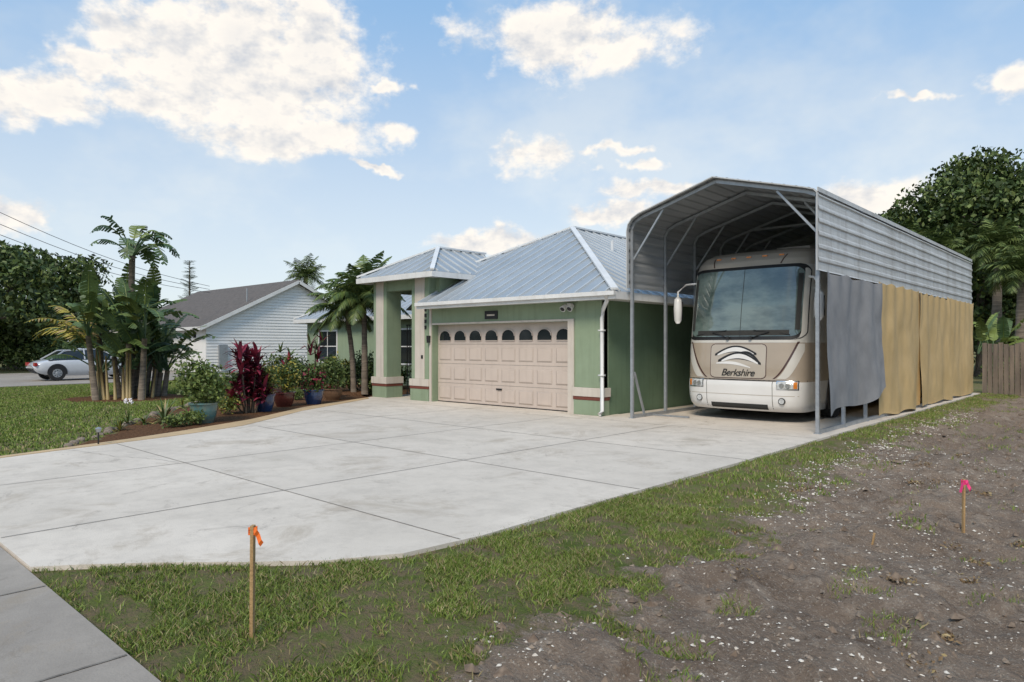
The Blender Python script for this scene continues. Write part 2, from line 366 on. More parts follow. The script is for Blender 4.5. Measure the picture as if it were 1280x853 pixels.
sw=slab('sidewalk',[(-80,-0.25),(60,-0.25),(60,1.3),(-80,1.3)],-0.14,-0.012,'walk')
jm=MB()
x=-44.95
while x<20: strip([(x,-0.24),(x,1.29)],0.018,'joint',-0.008); x+=1.52
jm.obj('sidewalk_joints',sw,recenter=False)
M['asphalt']=mat('asphalt',(0.055,0.055,0.056),(0.04,0.04,0.041),4,0.9,0.5,150)
slab('street',[(-300,-9.5),(300,-9.5),(300,-2.6),(-300,-2.6)],-0.2,-0.03,'asphalt')
slab('kerb',[(-300,-2.6),(300,-2.6),(300,-2.42),(-300,-2.42)],-0.2,0.08,'walk')
slab('neighbour_driveway',[(-47,1.34),(-32,1.34),(-33.5,17.0),(-47,17.0)],-0.12,-0.015,'walk')

# ---------------- house ----------------
HC=empty('green_house',(-13.5,17.5,0))
def hobj(mb,name,**k): return mb.obj(name,HC,**k)
w=MB()
def wall(a,b,key='green'): w.box(a,b,key)
wall((-15.0,12.8,0.0),(-14.85,13.05,2.62))
wall((-10.02,12.8,0.0),(-9.05,13.05,2.62)); wall((-14.85,12.8,2.15),(-10.02,13.05,2.62))
wall((-9.25,13.05,-0.02),(-9.053,26.5,2.62),'green_shaded')
wall((-15.0,13.05,0),(-14.8,17.0,3.5))
wall((-17.6,15.2,0),(-15.0,15.4,3.6),'green_shaded')
wall((-28.7,17.15,-0.05),(-15.0,17.35,2.62)); wall((-28.7,17.35,-0.05),(-28.5,26.5,2.62),'green_shaded')
wall((-28.5,26.3,-0.05),(-9.25,26.5,2.62),'green_shaded')
hobj(w,'walls',recenter=False)
def column(x0,x1,y0,y1,ztop,name,panel=True):
    c=MB()
    c.box((x0,y0,0.62),(x1,y1,ztop),'green')
    c.box((x0-0.03,y0-0.03,0.0),(x1+0.03,y1+0.03,0.34),'green')
    c.box((x0-0.04,y0-0.04,0.34),(x1+0.04,y1+0.04,0.42),'redtrim')
    c.box((x0-0.055,y0-0.055,0.42),(x1+0.055,y1+0.055,0.62),'cream')
    if panel:
        wx=x1-x0; c.box((x0+wx*0.22,y0-0.02,0.622),(x1-wx*0.22,y0+0.01,ztop-0.003),'cream')
    return c.obj(name,HC,bevel=.006)
column(-17.6,-16.95,12.8,13.35,3.5,'entry_column_left')
column(-15.75,-15.003,12.79,13.3,3.5,'entry_column_right')
column(-9.78,-9.05,12.76,13.0,2.6,'garage_pilaster',False)
c=MB(); c.box((-14.95,12.77,0.0),(-14.87,12.80,2.62),'cream')
c.box((-10.02,12.775,0.0),(-9.84,12.80,2.2),'cream'); c.box((-14.86,12.785,2.15),(-10.02,12.80,2.2),'cream'); hobj(c,'door_trim')
c=MB(); c.box((-17.62,12.82,3.2),(-15.0,13.1,3.52),'green'); c.box((-17.6,13.1,3.2),(-17.4,15.2,3.52),'green')
c.box((-17.85,12.45,3.5),(-14.45,14.9,3.54),'white'); hobj(c,'entry_beam')
c=MB(); c.box((-16.9,15.15,0),(-15.7,15.2,2.2),'white'); c.box((-16.8,15.12,0.05),(-15.8,15.15,2.1),'dark')
for i in range(9):
    xx=-16.9+i*0.13; c.beam((xx,13.55,0.05),(xx,13.55,2.2),0.02,0.02,'black')
c.beam((-16.95,13.55,0.1),(-15.8,13.55,0.1),0.03,0.03,'black'); c.beam((-16.95,13.55,2.2),(-15.8,13.55,2.2),0.03,0.03,'black')
hobj(c,'entry_gate')
c=MB(); c.tube([(-14.93,12.72,1.65),(-14.93,12.72,1.85)],[0.05,0.06],'black'); c.box((-15.3,12.76,1.2),(-15.22,12.785,1.3),'black'); hobj(c,'wall_lantern')
g=MB(); X0,X1,Z1=-14.85,-10.02,2.15; Yd=13.02
g.box((X0,Yd,0.0),(X1,Yd+0.06,Z1),'door')
g.box((X0,Yd-.01,0.0),(X1,Yd-.001,0.025),'black')
rows=4; rh=Z1/rows
for r in range(rows):
    zb=r*rh
    if r>0: g.box((X0,Yd-0.003,zb-0.004),(X1,Yd+0.01,zb+0.004),'joint')
    for k in range(8):
        cw=(X1-X0)/8; xa=X0+k*cw+0.06; xb=X0+(k+1)*cw-0.06; za=zb+0.09; zt=zb+rh-0.09
        if r<3:
            vs=[(xa,Yd-.003,za),(xb,Yd-.003,za),(xb,Yd-.003,zt),(xa,Yd-.003,zt),
                (xa+.035,Yd-.018,za+.035),(xb-.035,Yd-.018,za+.035),(xb-.035,Yd-.018,zt-.035),(xa+.035,Yd-.018,zt-.035)]
            g.add(vs,[(0,1,5,4),(1,2,6,5),(2,3,7,6),(3,0,4,7)],'door2'); g.add(vs,[(4,5,6,7)],'door')
        else:
            rr=(xb-xa)/2-0.02; cx=(xa+xb)/2; base=za
            pts=[(cx-rr,base),(cx+rr,base)]+[(cx+rr*math.cos(t),base+0.12+0.17*math.sin(t)) for t in np.linspace(0,math.pi,9)]
            g.add([(p[0],Yd-0.012,p[1]) for p in pts],[tuple(range(len(pts)))],'glass')
            for q,r2 in zip(pts[2:-1],pts[3:]): g.beam((q[0],Yd-0.014,q[1]),(r2[0],Yd-0.014,r2[1]),0.02,0.02,'door')
            g.beam((cx-rr,Yd-0.014,base),(cx+rr,Yd-0.014,base),0.02,0.02,'door')
g.box((-12.55,Yd-.03,.42),(-12.35,Yd-.012,.46),'black')
hobj(g,'garage_door')
c=MB(); c.box((-12.75,12.77,2.26),(-12.3,12.8,2.47),'black'); c.box((-12.66,12.762,2.34),(-12.39,12.772,2.38),'cream'); hobj(c,'number_plaque')
c=MB()
for xx in (-10.05,-9.85):
    c.tube([(xx,12.74,2.5),(xx,12.62,2.42)],[0.05,0.075],'white',10)
    c.tube([(xx,12.619,2.419),(xx,12.61,2.41)],[0.06,0.055],'dark',10)
c.box((-10.02,12.74,2.46),(-9.88,12.8,2.56),'white'); hobj(c,'security_light')
c=MB()
for i in range(4): c.box((-15.16,12.768,2.55-i*0.17),(-15.09,12.79,2.65-i*0.17),'black')
hobj(c,'house_numbers')
R=MB()
def roof_face(poly,sp=0.42,seam='seam'):
    P=[Vector(p) for p in poly]
    nrm=(P[1]-P[0]).cross(P[-1]-P[0]).normalized()
    if nrm.z<0: nrm=-nrm
    off=nrm*-0.04
    n=len(P)
    R.add(P+[p+off for p in P],[tuple(range(n)),tuple(range(n,2*n))[::-1]]+[(i,(i+1)%n,n+(i+1)%n,n+i) for i in range(n)],'roof')
    s=(P[1]-P[0]); s=Vector((s.x,s.y,0)).normalized(); t=Vector((-s.y,s.x,0))
    if sum(((p-P[0]).dot(t) for p in P))<0: t=-t
    st=[((p-P[0]).dot(s),(p-P[0]).dot(t)) for p in P]
    smin=min(a for a,_ in st); smax=max(a for a,_ in st)
    k=smin+sp*0.5
    while k<smax:
        ts=[]
        for i in range(n):
            a=st[i];c2=st[(i+1)%n]
            if (a[0]-k)*(c2[0]-k)<0:
                ts.append(a[1]+(c2[1]-a[1])*(k-a[0])/(c2[0]-a[0]))
        if len(ts)>=2:
            ts.sort()
            def pt(tt):
                q=P[0]+s*k+t*tt; q.z=P[0].z-((q.x-P[0].x)*nrm.x+(q.y-P[0].y)*nrm.y)/nrm.z; return q+nrm*0.018
            if ts[-1]-ts[0]>0.05: R.beam(pt(ts[0]),pt(ts[-1]),0.03,0.036,seam)
        k+=sp
E=2.75; A=(-13.47,17.4,5.27)
roof_face([(-8.42,12.35,E),(-14.98,12.35,E),(-14.98,14.3,E+0.973),(-16.19,14.3,E+0.973),A])
roof_face([(-8.42,12.35,E),(-8.42,28,E),(-13.47,23,5.27),A])
zl=lambda x:E+(x+17.9)*(5.27-E)/4.43
roof_face([(-17.9,14.3,E),(-17.9,27,E),(-13.47,23,5.27),A,(-16.19,14.3,zl(-16.19))])
roof_face([(-8.42,28,E),(-17.9,28,E),(-13.47,23,5.27)])
B=(-24.0,21.8,5.3)
roof_face([(-29.1,16.7,E),(-16.2,16.7,E),(-13.5,21.8,5.3),B])
roof_face([(-29.1,16.7,E),(-29.1,27,E),B])
roof_face([(-29.1,27,E),(-16,27,E),(-13.5,21.9,5.3),B])
pz=3.62; pa=(-16.15,14.15,4.55); pb=(-16.15,16.2,4.55)
roof_face([(-17.9,12.4,pz),(-14.4,12.4,pz),pa])
roof_face([(-14.4,12.4,pz),(-14.4,14.6,pz),pb,pa])
roof_face([(-17.9,12.4,pz),(-17.9,14.9,pz),pb,pa])
hobj(R,'metal_roof',recenter=False)
c=MB()
def cap(p,q,wd=0.16):
    p=Vector(p)+Vector((0,0,0.045));q=Vector(q)+Vector((0,0,0.045)); c.beam(p,q,wd,0.05,'ridge')
cap((-8.42,12.35,E),A); cap(A,(-13.47,23,5.27)); cap((-16.19,14.3,3.72),A,0.12); cap((-29.1,16.7,E),B,0.12); cap(B,(-13.5,21.8,5.3),0.12)
cap((-14.4,12.4,pz),pa,0.12); cap((-17.9,12.4,pz),pa,0.12); cap(pa,pb,0.12)
hobj(c,'ridge_caps',recenter=False)
c=MB()
c.box((-14.98,12.33,2.58),(-8.40,12.37,2.745),'white'); c.box((-8.44,12.372,2.58),(-8.40,28,2.745),'white')
c.box((-14.98,12.372,2.6),(-8.443,12.80,2.625),'white'); c.box((-9.05,12.81,2.6),(-8.443,27.9,2.625),'white')
c.box((-17.92,12.38,3.46),(-14.38,12.42,3.61),'white'); c.box((-14.42,12.422,3.46),(-14.38,14.5,3.61),'white'); c.box((-17.92,12.422,3.46),(-17.88,14.9,3.61),'white')
c.box((-29.12,16.68,2.58),(-17.92,16.72,2.745),'white'); c.box((-29.12,16.723,2.58),(-29.08,27,2.745),'white'); c.box((-29.07,16.725,2.6),(-15.1,17.15,2.62),'white')
c.box((-17.92,14.95,2.58),(-17.88,16.66,2.745),'white')
c.box((-14.98,12.26,2.66),(-8.38,12.328,2.75),'white')
hobj(c,'fascia',recenter=False)
c=MB(); c.tube([(-8.6,12.30,2.68),(-8.62,12.36,2.55),(-8.95,12.68,2.38),(-8.99,12.70,2.2),(-8.99,12.70,0.12),(-8.99,12.60,0.05)],0.045,'white',8)
for z in (1.9,0.9): c.box((-9.06,12.64,z),(-8.93,12.76,z+0.03),'white')
hobj(c,'downspout',smooth=True)
c=MB()
def window(x0,x1,z0,z1,y):
    c.box((x0,y-0.03,z0),(x1,y+0.02,z1),'white'); c.box((x0+.07,y-0.035,z0+.07),(x1-.07,y,z1-.07),'glass')
    c.box(((x0+x1)/2-.02,y-0.045,z0+.07),((x0+x1)/2+.02,y-0.036,z1-.07),'white'); c.box((x0+.07,y-0.046,(z0+z1)/2-.02),(x1-.07,y-0.0375,(z0+z1)/2+.02),'white')
window(-27.7,-26.2,0.8,2.25,17.15); window(-23.2,-21.0,0.8,2.25,17.15)
hobj(c,'windows')
c=MB()
for (x,y) in ((-11.6,16.9),(-10.8,18.6)):
    z=E+.5*min(y-12.35,-8.42-x); c.tube([(x,y,z-.1),(x,y,z+.30)],.05,'ridge',10)
hobj(c,'vent_pipes')

# ---------------- neighbour house ----------------
NH=empty('white_house',(-47,23,0)); NX=-39.8
c=MB(); c.box((-54,17.3,-0.1),(NX-0.01,28.7,2.65),'siding')
z=0.05; yc=23.0
def gw(z): return 5.7 if z<2.65 else 5.7*(1-(z-2.65)/2.85)
while z<5.4:
    hw=gw(z+0.09)
    if hw>0.1: c.add([(NX,yc-hw,z),(NX,yc+hw,z),(NX,yc+hw,z+.17),(NX,yc-hw,z+.17),(NX+.03,yc-hw,z),(NX+.03,yc+hw,z)],[(4,5,2,3),(0,1,5,4)],'siding')
    z+=0.18
c.add([(NX-.01,17.3,2.65),(NX-.01,28.7,2.65),(NX-.01,23,5.5)],[(0,1,2)],'siding')
c.obj('walls',NH,recenter=False)
c=MB()
ex=NX+0.35; ez=2.62
for (ya,sg) in ((16.85,1),(29.15,-1)):
    c.add([(ex,ya,ez),(-54.4,ya,ez),(-54.4,23,5.7),(ex,23,5.7),(ex,ya,ez-.05),(-54.4,ya,ez-.05),(-54.4,23,5.65),(ex,23,5.65)],[(0,1,2,3),(7,6,5,4),(0,3,7,4),(0,4,5,1)],'shingle')
c.obj('shingle_roof',NH,recenter=False)
c=MB()
c.beam((ex+.01,16.83,ez-.12),(ex+.01,23,5.55),0.05,0.2,'white'); c.beam((ex+.01,29.15,ez-.12),(ex+.01,23,5.55),0.05,0.2,'white'); c.box((-54.4,16.8,ez-.2),(ex,16.84,ez),'white')
c.box((-47.0,17.26,0),(-42.0,17.295,2.2),'white')
for i in range(1,4): c.box((-47.0,17.25,i*.55),(-42.0,17.262,i*.55+.02),'joint')
c.box((-41.4,17.25,2.0),(-41.1,17.29,2.3),'black')
c.box((NX+.03,18.0,.3),(NX+.18,18.5,1.6),'galv')
c.tube([(-40.3,20,3.9),(-40.3,20,5.0)],0.04,'galv')
c.obj('trim_and_openings',NH,recenter=False)

pw=MB()
for k,(a,b_) in enumerate((((-80,246),(262,362)),((-80,262),(262,366)),((-80,228),(262,358)))):
    A0=pd(a[0],a[1],26); B0=pd(b_[0],b_[1],41.5)
    pts=[A0.lerp(B0,t)+Vector((0,0,-0.5*math.sin(math.pi*t))) for t in np.linspace(0,1,14)]
    pw.tube(pts,0.012,'black',4)
pw.obj('power_lines')

# ---------------- carport ----------------
CP=empty('metal_carport',(-6.35,19.8,0)); CX0,CX1,CY0,CY1=-8.3,-4.4,12.85,26.95; CM=(CX0+CX1)/2
path=[(CX0-.04,2.82),(CX0-.04,4.05),(CX0-.01,4.19),(CX0+.09,4.31),(CX0+.26,4.40),(CM,4.90),(CX1-.2,4.43),(CX1-.02,4.37),(CX1+.04,4.30),(CX1+.04,2.92)]
def resample(p,st):
    P=[Vector((a,0,b)) for a,b in p]; L=[0]
    for a,b_ in zip(P[:-1],P[1:]): L.append(L[-1]+(b_-a).length)
    n=int(L[-1]/st); res=[]
    for i in range(n+1):
        d=L[-1]*i/n; j=max(k for k in range(len(L)) if L[k]<=d+1e-9); j=min(j,len(P)-2)
        t=(d-L[j])/(L[j+1]-L[j]); q=P[j].lerp(P[j+1],t); dr=(P[j+1]-P[j]).normalized(); nn=Vector((-dr.z,0,dr.x))
        res.append((q,nn,d,j))
    return res
def corr(key,js,name):
    mb=MB(); rs=[r for r in resample(path,0.0255) if r[3] in js]
    pts=[]
    for q,nn,d,j in rs:
        ph=(d%0.229)/0.229; h=0.022*min(1,max(0,(0.20-abs(ph-0.5))/0.08)) if abs(ph-.5)<.2 else 0
        pts.append(q+nn*h)
    Ys=np.linspace(CY0-0.12,CY1+0.1,60); n=len(pts)
    vs=[(p.x+random.uniform(-.0015,.0015)+.004*math.sin(y*3+p.z*5),y,p.z) for y in Ys for p in pts]
    fs=[(i*n+k,i*n+k+1,(i+1)*n+k+1,(i+1)*n+k) for i in range(len(Ys)-1) for k in range(n-1)]
    mb.add(vs,fs,key); mb.obj(name,CP)
corr('sheet',range(0,8),'roof_panels'); corr('side_sheet',(8,),'side_panel')
c=MB()
for k,y in enumerate(np.linspace(CY0,CY1,11)):
    t=0.06
    c.beam((CX0,y,0.0),(CX0,y,4.1),t,t,'galv'); c.beam((CX1,y,0.0),(CX1,y,4.28),t,t,'galv')
    rp=[(CX0,4.1),(CX0+.08,4.25),(CX0+.27,4.34),(CM,4.83),(CX1-.2,4.37),(CX1,4.28)]
    for a,b_ in zip(rp[:-1],rp[1:]): c.beam((a[0],y,a[1]),(b_[0],y,b_[1]),t,t,'galv',up=(0,1,0))
    c.beam((CX0+.02,y+.035,3.45),(CX0+.75,y+.035,4.45),.04,.04,'galv'); c.beam((CX1-.02,y+.035,3.62),(CX1-.75,y+.035,4.47),.04,.04,'galv')
    c.box((CX0-.06,y-.05,.0),(CX0+.06,y+.05,.012),'galv'); c.box((CX1-.06,y-.05,.0),(CX1+.06,y+.05,.012),'galv')
    if k in (3,6,9): c.beam((CX0+.9,y,4.5),(CX1-.9,y,4.5),.05,.05,'galv')
c.beam((CX0,CY0+.03,.035),(CX0,CY1,.035),.066,.066,'galv'); c.beam((CX1,CY0+.03,.035),(CX1,CY1,.035),.066,.066,'galv')
c.beam((CX0+.035,CY0+.45,.03),(CX0+.035,CY0+.03,1.0),.04,.04,'galv')
c.beam((CX0+.03,13.7,.02),(CX0+0.9,13.7,.02),.05,.03,'galv')
c.obj('steel_frame',CP,recenter=False)
c=MB()
for a,b_ in zip(path[:-1],path[1:]): c.beam((a[0],CY0-.13,a[1]),(b_[0],CY0-.13,b_[1]),.02,.075,'side_sheet',up=(0,1,0))
c.beam((CX1+.045,CY0-.14,4.36),(CX1+.045,CY1+.1,4.36),.02,.08,'side_sheet')
c.obj('edge_trim',CP)
def tarp(name,key,y0,y1,ztop,zbot,fold,seed,nu=120,nv=50,hang=0.0):
    mb=MB(); r=random.Random(seed); ph=[r.random()*6 for _ in range(6)]; W_=(y1-y0)
    def fn(u,v):
        y=y0+W_*u; zt=ztop(u); zb=zbot(u); z=zt+(zb-zt)*v
        dp=fold*(0.5+0.5*math.sin(u*W_*1.7+ph[0]+v*0.5))*(0.3+0.9*v)
        dp+=fold*.35*math.sin(u*W_*4.3+ph[1]-v*.8)*(.2+.8*v)
        dp+=.022*math.sin(u*W_*9+v*4+ph[2])*math.exp(-v*4)
        dp+=float(fbm(u*W_*1.3+seed,v*2.2,3)-.5)*0.12*min(1,v*3)
        return (CX1+0.05+max(0,dp+.03),y-hang*v*(1-u)**3+0.03*math.sin(v*5+ph[4])*v,z)
    mb.grid(fn,nu,nv,key); mb.obj(name,CP,smooth=True)
def scal(z,n,a): return lambda u: z-a*abs(math.sin(u*math.pi*n))
tarp('grey_tarp','gtarp',12.95,16.4,scal(2.93,3,0.05),lambda u:0.34+0.08*math.sin(u*7)+0.30*u*u,0.13,3,hang=0.28)
tarp('beige_tarp','btarp',16.42,19.9,scal(2.97,4,0.05),lambda u:0.05+0.03*math.sin(u*14),0.085,5)
tarp('beige_tarp_middle','btarp',19.8,23.2,scal(2.93,5,0.06),lambda u:0.05+0.03*math.sin(u*11),0.09,8)
tarp('beige_tarp_rear','btarp',23.1,26.9,scal(2.97,6,0.05),lambda u:0.05+0.03*math.sin(u*9),0.085,11)

# ---------------- RV ----------------
RV=empty('motorhome',(-6.40,20,0)); RXc=-6.40; W=1.32; RF=13.95; RB=26.0; pexp=3.5; dep=0.60
zy=[(0.22,0.14),(0.30,0.04),(0.45,0.0),(0.80,-0.01),(0.86,0.02),(1.2,0.03),(1.66,0.08),(2.4,0.19),(3.2,0.36),(3.40,0.46),(3.54,0.62),(3.64,0.86),(3.70,1.25),(3.72,1.7)]
def y0f(z): return float(np.interp(z,[a for a,_ in zy],[b_ for _,b_ in zy]))
def wz(z): return W*float(np.interp(z,[.2,.35,.6,3.2,3.4,3.54,3.64,3.72],[.93,.98,1,1,.975,.93,.87,.74]))
def sp(x,z,off=0.0):
    def P(x,z):
        ww=wz(z); a=min(abs(x)/ww,0.9999); return Vector((RXc+x,RF+y0f(z)+dep*(1-(1-a**pexp)**(1/pexp)),z))
    p=P(x,z)
    if off:
        e=0.01; dx=P(x+e,z)-P(x-e,z); dz=P(x,z+e)-P(x,z-e); n=dx.cross(dz).normalized()
        if n.y>0: n=-n
        p=p+n*off
    return p
mb=MB(); zs=list(np.linspace(.22,.46,6))+list(np.linspace(.5,.84,6))+list(np.linspace(.88,3.26,26))+list(np.linspace(3.3,3.72,20))
ts=np.linspace(-1,1,49)
rows=[]
for z in zs:
    ww=wz(z); row=[Vector((RXc-ww,RB,z)),Vector((RXc-ww,RF+y0f(z)+dep+2.0,z))]
    for t in ts:
        ang=t*math.pi/2
        x=ww*math.copysign(abs(math.sin(ang))**(2/pexp),t) if t!=0 else 0
        y=RF+y0f(z)+dep*(1-abs(math.cos(ang))**(2/pexp))
        row.append(Vector((RXc+x,y,z)))
    row+=[Vector((RXc+ww,RF+y0f(z)+dep+2.0,z)),Vector((RXc+ww,RB,z))]
    rows.append(row)
n=len(rows[0])
for i in range(len(zs)-1):
    zc=(zs[i]+zs[i+1])/2
    for k in range(n-1):
        key='rvwhite' if zc<0.86 else ('rvtan' if zc<1.66 else ('rvtaupe' if zc>3.24 else 'rvchamp'))
        if (k<1 or k>=n-2): key='rvwhite' if zc<.86 or zc>1.5 else 'rvtan'
        mb.add([rows[i][k],rows[i][k+1],rows[i+1][k+1],rows[i+1][k]],[(0,1,2,3)],key)
mb.add(rows[-1],[tuple(range(n))],'rvtaupe')
mb.add(rows[0],[tuple(range(n))],'black')
mb.add([rows[0][0],rows[0][-1],rows[-1][-1],rows[-1][0]],[(0,1,2,3)],'rvwhite')
o=mb.obj('body',RV,recenter=False,smooth=True)
bm=bmesh.new(); bm.from_mesh(o.data); bmesh.ops.remove_doubles(bm,verts=bm.verts,dist=0.0006)
for e in bm.edges:
    if len(e.link_faces)==2 and e.calc_face_angle(0)>0.7: e.smooth=False
bm.to_mesh(o.data); bm.free()
def patch(outline,off,key,mbx,res=0.05):
    z0,z1,lf,rf=outline; nz=max(2,int((z1-z0)/res))
    vs=[];nu=24
    for j in range(nz+1):
        z=z0+(z1-z0)*j/nz; a=lf(z);b_=rf(z)
        for i in range(nu+1): vs.append(sp(a+(b_-a)*i/nu,z,off))
    fs=[(j*(nu+1)+i,j*(nu+1)+i+1,(j+1)*(nu+1)+i+1,(j+1)*(nu+1)+i) for j in range(nz) for i in range(nu)]
    mbx.add(vs,fs,key)
def rr(hw,z0,z1,r):
    def f(z):
        d=min(z-z0,z1-z)
        return hw if d>=r else hw-r+math.sqrt(max(0,r*r-(r-d)**2))
    return f
mb=MB()
f=rr(1.29,1.70,3.27,0.18); patch((1.70,3.27,lambda z:-f(z),f),0.006,'black',mb,0.02)
f2=rr(1.20,1.77,3.20,0.16); patch((1.77,3.20,lambda z:-f2(z),f2),0.012,'rvglass',mb,0.02)
for s_ in (-1,1): patch((1.90,3.06,lambda z:s_*1.14-.04,lambda z:s_*1.14+.04),0.014,'dark',mb)
patch((1.79,1.90,lambda z:-1.0,lambda z:1.0),0.0145,'dark',mb,0.03)
mb.obj('windshield',RV,smooth=True)
mb=MB()
patch((1.71,3.26,lambda z:-.005,lambda z:.005),0.017,'black',mb)
for sx in (-1,1):
    b0=sp(sx*0.25,1.74,0.03); mb.beam(sp(sx*0.3,1.90,.03),sp(sx*1.02,1.80,.03),.02,.012,'black'); mb.tube([b0,b0+Vector((0,-.04,0))],.035,'black')
    mb.beam(b0,sp(sx*0.62,1.86,.035),.02,.012,'black')
mb.obj('wipers',RV)
mb=MB()
f=rr(0.62,0.89,1.62,0.10); patch((0.89,1.62,lambda z:-f(z)-.03,lambda z:f(z)-.03),0.004,'rvmaroon',mb,0.02)
f3=rr(0.605,0.905,1.605,0.09); patch((0.905,1.605,lambda z:-f3(z)-.03,lambda z:f3(z)-.03),0.008,'rvtaupe',mb,0.02)
for sx in (-1,1):
    def lf(z,sx=sx): return sx*(0.66+0.50*((z-.88)/.8)**0.6)
    def rf(z,sx=sx): return sx*(0.70+0.50*((z-.88)/.8)**0.6)
    patch((0.90,1.66,lf,rf),0.005,'rvmaroon',mb,0.04)
    def lf2(z,sx=sx): return sx*(0.74+0.45*((z-.88)/.8)**0.6)
    def rf2(z,sx=sx): return sx*min(1.26,0.90+0.42*((z-.88)/.8)**0.5)
    patch((0.90,1.62,lf2,rf2),0.005,'rvchamp',mb,0.04)
    patch((3.29,3.5,lambda z:sx*(.72+.35*(z-3.29)),lambda z:sx*(.75+.35*(z-3.29))),0.004,'rvmaroon',mb,0.03)
patch((1.64,1.685,lambda z:-1.28,lambda z:1.28),0.005,'rvchamp',mb)
patch((0.845,0.872,lambda z:-1.30,lambda z:1.30),0.004,'black',mb,0.01)
patch((0.55,0.562,lambda z:-1.2,lambda z:1.2),0.003,'rvtaupe',mb,0.01)
patch((0.26,0.37,lambda z:-.62,lambda z:.62),0.004,'dark',mb,0.02)
for xx in (-0.72,0.72): patch((0.28,0.845,lambda z:xx-.005,lambda z:xx+.005),0.003,'dark',mb)
mb.obj('front_panels',RV,smooth=True)
mb=MB()
for sx in (-1,1):
    patch((0.68,0.865,lambda z:sx*1.0-.2,lambda z:sx*1.0+.2),0.006,'chrome',mb,0.02)
    patch((0.70,0.845,lambda z:sx*1.0-.18,lambda z:sx*1.0+.18),0.012,'lens',mb,0.02)
    patch((0.71,0.835,lambda z:sx*1.14-.03,lambda z:sx*1.14+.03),0.016,'amber',mb,0.02)
    for q in (0.90,1.01):
        cc=sp(sx*q,0.77,0.02); mb.tube([cc+Vector((0,.02,0)),cc+Vector((0,-.01,0))],[.05,.045],'chrome',14)
    cc=sp(sx*0.9,0.45,0.005); mb.tube([cc+Vector((0,.03,0)),cc+Vector((0,-.015,0))],.055,'lens',16); mb.tube([cc+Vector((0,.03,0)),cc+Vector((0,-.01,0))],.07,'dark',16)
for i in range(5):
    cc=sp(-0.7+0.35*i,3.48,0.01); mb.beam(cc+Vector((-.05,0,0)),cc+Vector((.05,0,0)),.03,.03,'amber')
mb.obj('lights',RV)
mb=MB()
def sw2(pts0,pts1,key,off):
    for i in range(len(pts0)-1):
        q=[sp(*pts0[i],off),sp(*pts0[i+1],off),sp(*pts1[i+1],off),sp(*pts1[i],off)]; mb.add(q,[(0,1,2,3)],key)
def arc(x0,z0,x1,z1,bulge,wd,key,off):
    up=[];dn=[]
    for t in np.linspace(0,1,18):
        x=x0+(x1-x0)*t;z=z0+(z1-z0)*t+bulge*math.sin(math.pi*t); ww=wd*math.sin(math.pi*min(1,t*.8+.1))
        up.append((x,z+ww/2));dn.append((x,z-ww/2))
    sw2(up,dn,key,off)
arc(-0.54,1.38,0.38,1.40,0.12,0.14,'black',0.011); arc(-0.46,1.25,0.48,1.20,0.14,0.15,'black',0.0115)
arc(-0.48,1.38,0.32,1.40,0.11,0.09,'rvwhite',0.013); arc(-0.38,1.25,0.42,1.205,0.13,0.095,'rvwhite',0.0135)
arc(-0.50,1.20,0.26,1.12,0.05,0.06,'rvwhite',0.014); arc(0.05,1.44,0.48,1.2,0.08,0.06,'black',0.015)
mb.obj('emblem',RV)
fc=bpy.data.curves.new('lettering','FONT'); fc.body='Berkshire'; fc.size=0.21; fc.shear=0.35; fc.extrude=0.003; fc.align_x='CENTER'; fc.space_character=0.9
fo=bpy.data.objects.new('lettering',fc); S.collection.objects.link(fo); fo.data.materials.append(M['black']); fo.parent=RV
fo.location=Vector((RXc-0.02,sp(0.0,0.97,0.018).y,0.945))-RV.location; fo.rotation_euler=(math.pi/2,0,0)
mb=MB()
for sx in (-1,1):
    xo=RXc+sx*1.56; yb=14.22
    mb.tube([(RXc+sx*1.2,14.6,3.0),(RXc+sx*1.42,14.35,2.96),(xo,yb,2.80),(xo,yb,2.6)],.025,'rvwhite',8)
    mb.tube([(xo,yb,2.68),(xo,yb,2.62),(xo,yb,2.4),(xo,yb,2.15),(xo,yb,2.08)],[.04,.085,.095,.085,.04],'rvwhite',12)
    mb.box((xo-.075,yb+.06,2.17),(xo+.075,yb+.10,2.58),'black')
mb.obj('mirrors',RV,smooth=True)
mb=MB()
for sx in (-1,1):
    X=RXc+sx*(W+0.006)
    for (a,b_,z0,z1) in ((16.3,17.6,2.0,2.9),(18.6,20.6,2.1,2.9),(21.6,23,2.1,2.9)):
        mb.box((min(X,X-sx*.02),a,z0),(max(X,X-sx*.02),b_,z1),'black')
    mb.box((min(X,X-sx*.02),16.9,1.0),(max(X,X-sx*.02),26.0,1.12),'rvmaroon')
    for yw in (15.95,22.6,23.8):
        pts=[(X+sx*.004,yw+.58*math.cos(t),.5+.58*math.sin(t)) for t in np.linspace(-.5,math.pi+.5,20)]
        mb.add(pts,[tuple(range(len(pts)))],'black')
mb.box((RXc-.4,17,3.7),(RXc+.4,17.9,3.98),'rvwhite'); mb.box((RXc-.4,21.5,3.7),(RXc+.4,22.4,3.98),'rvwhite')
mb.obj('side_fittings',RV,bevel=0.01)
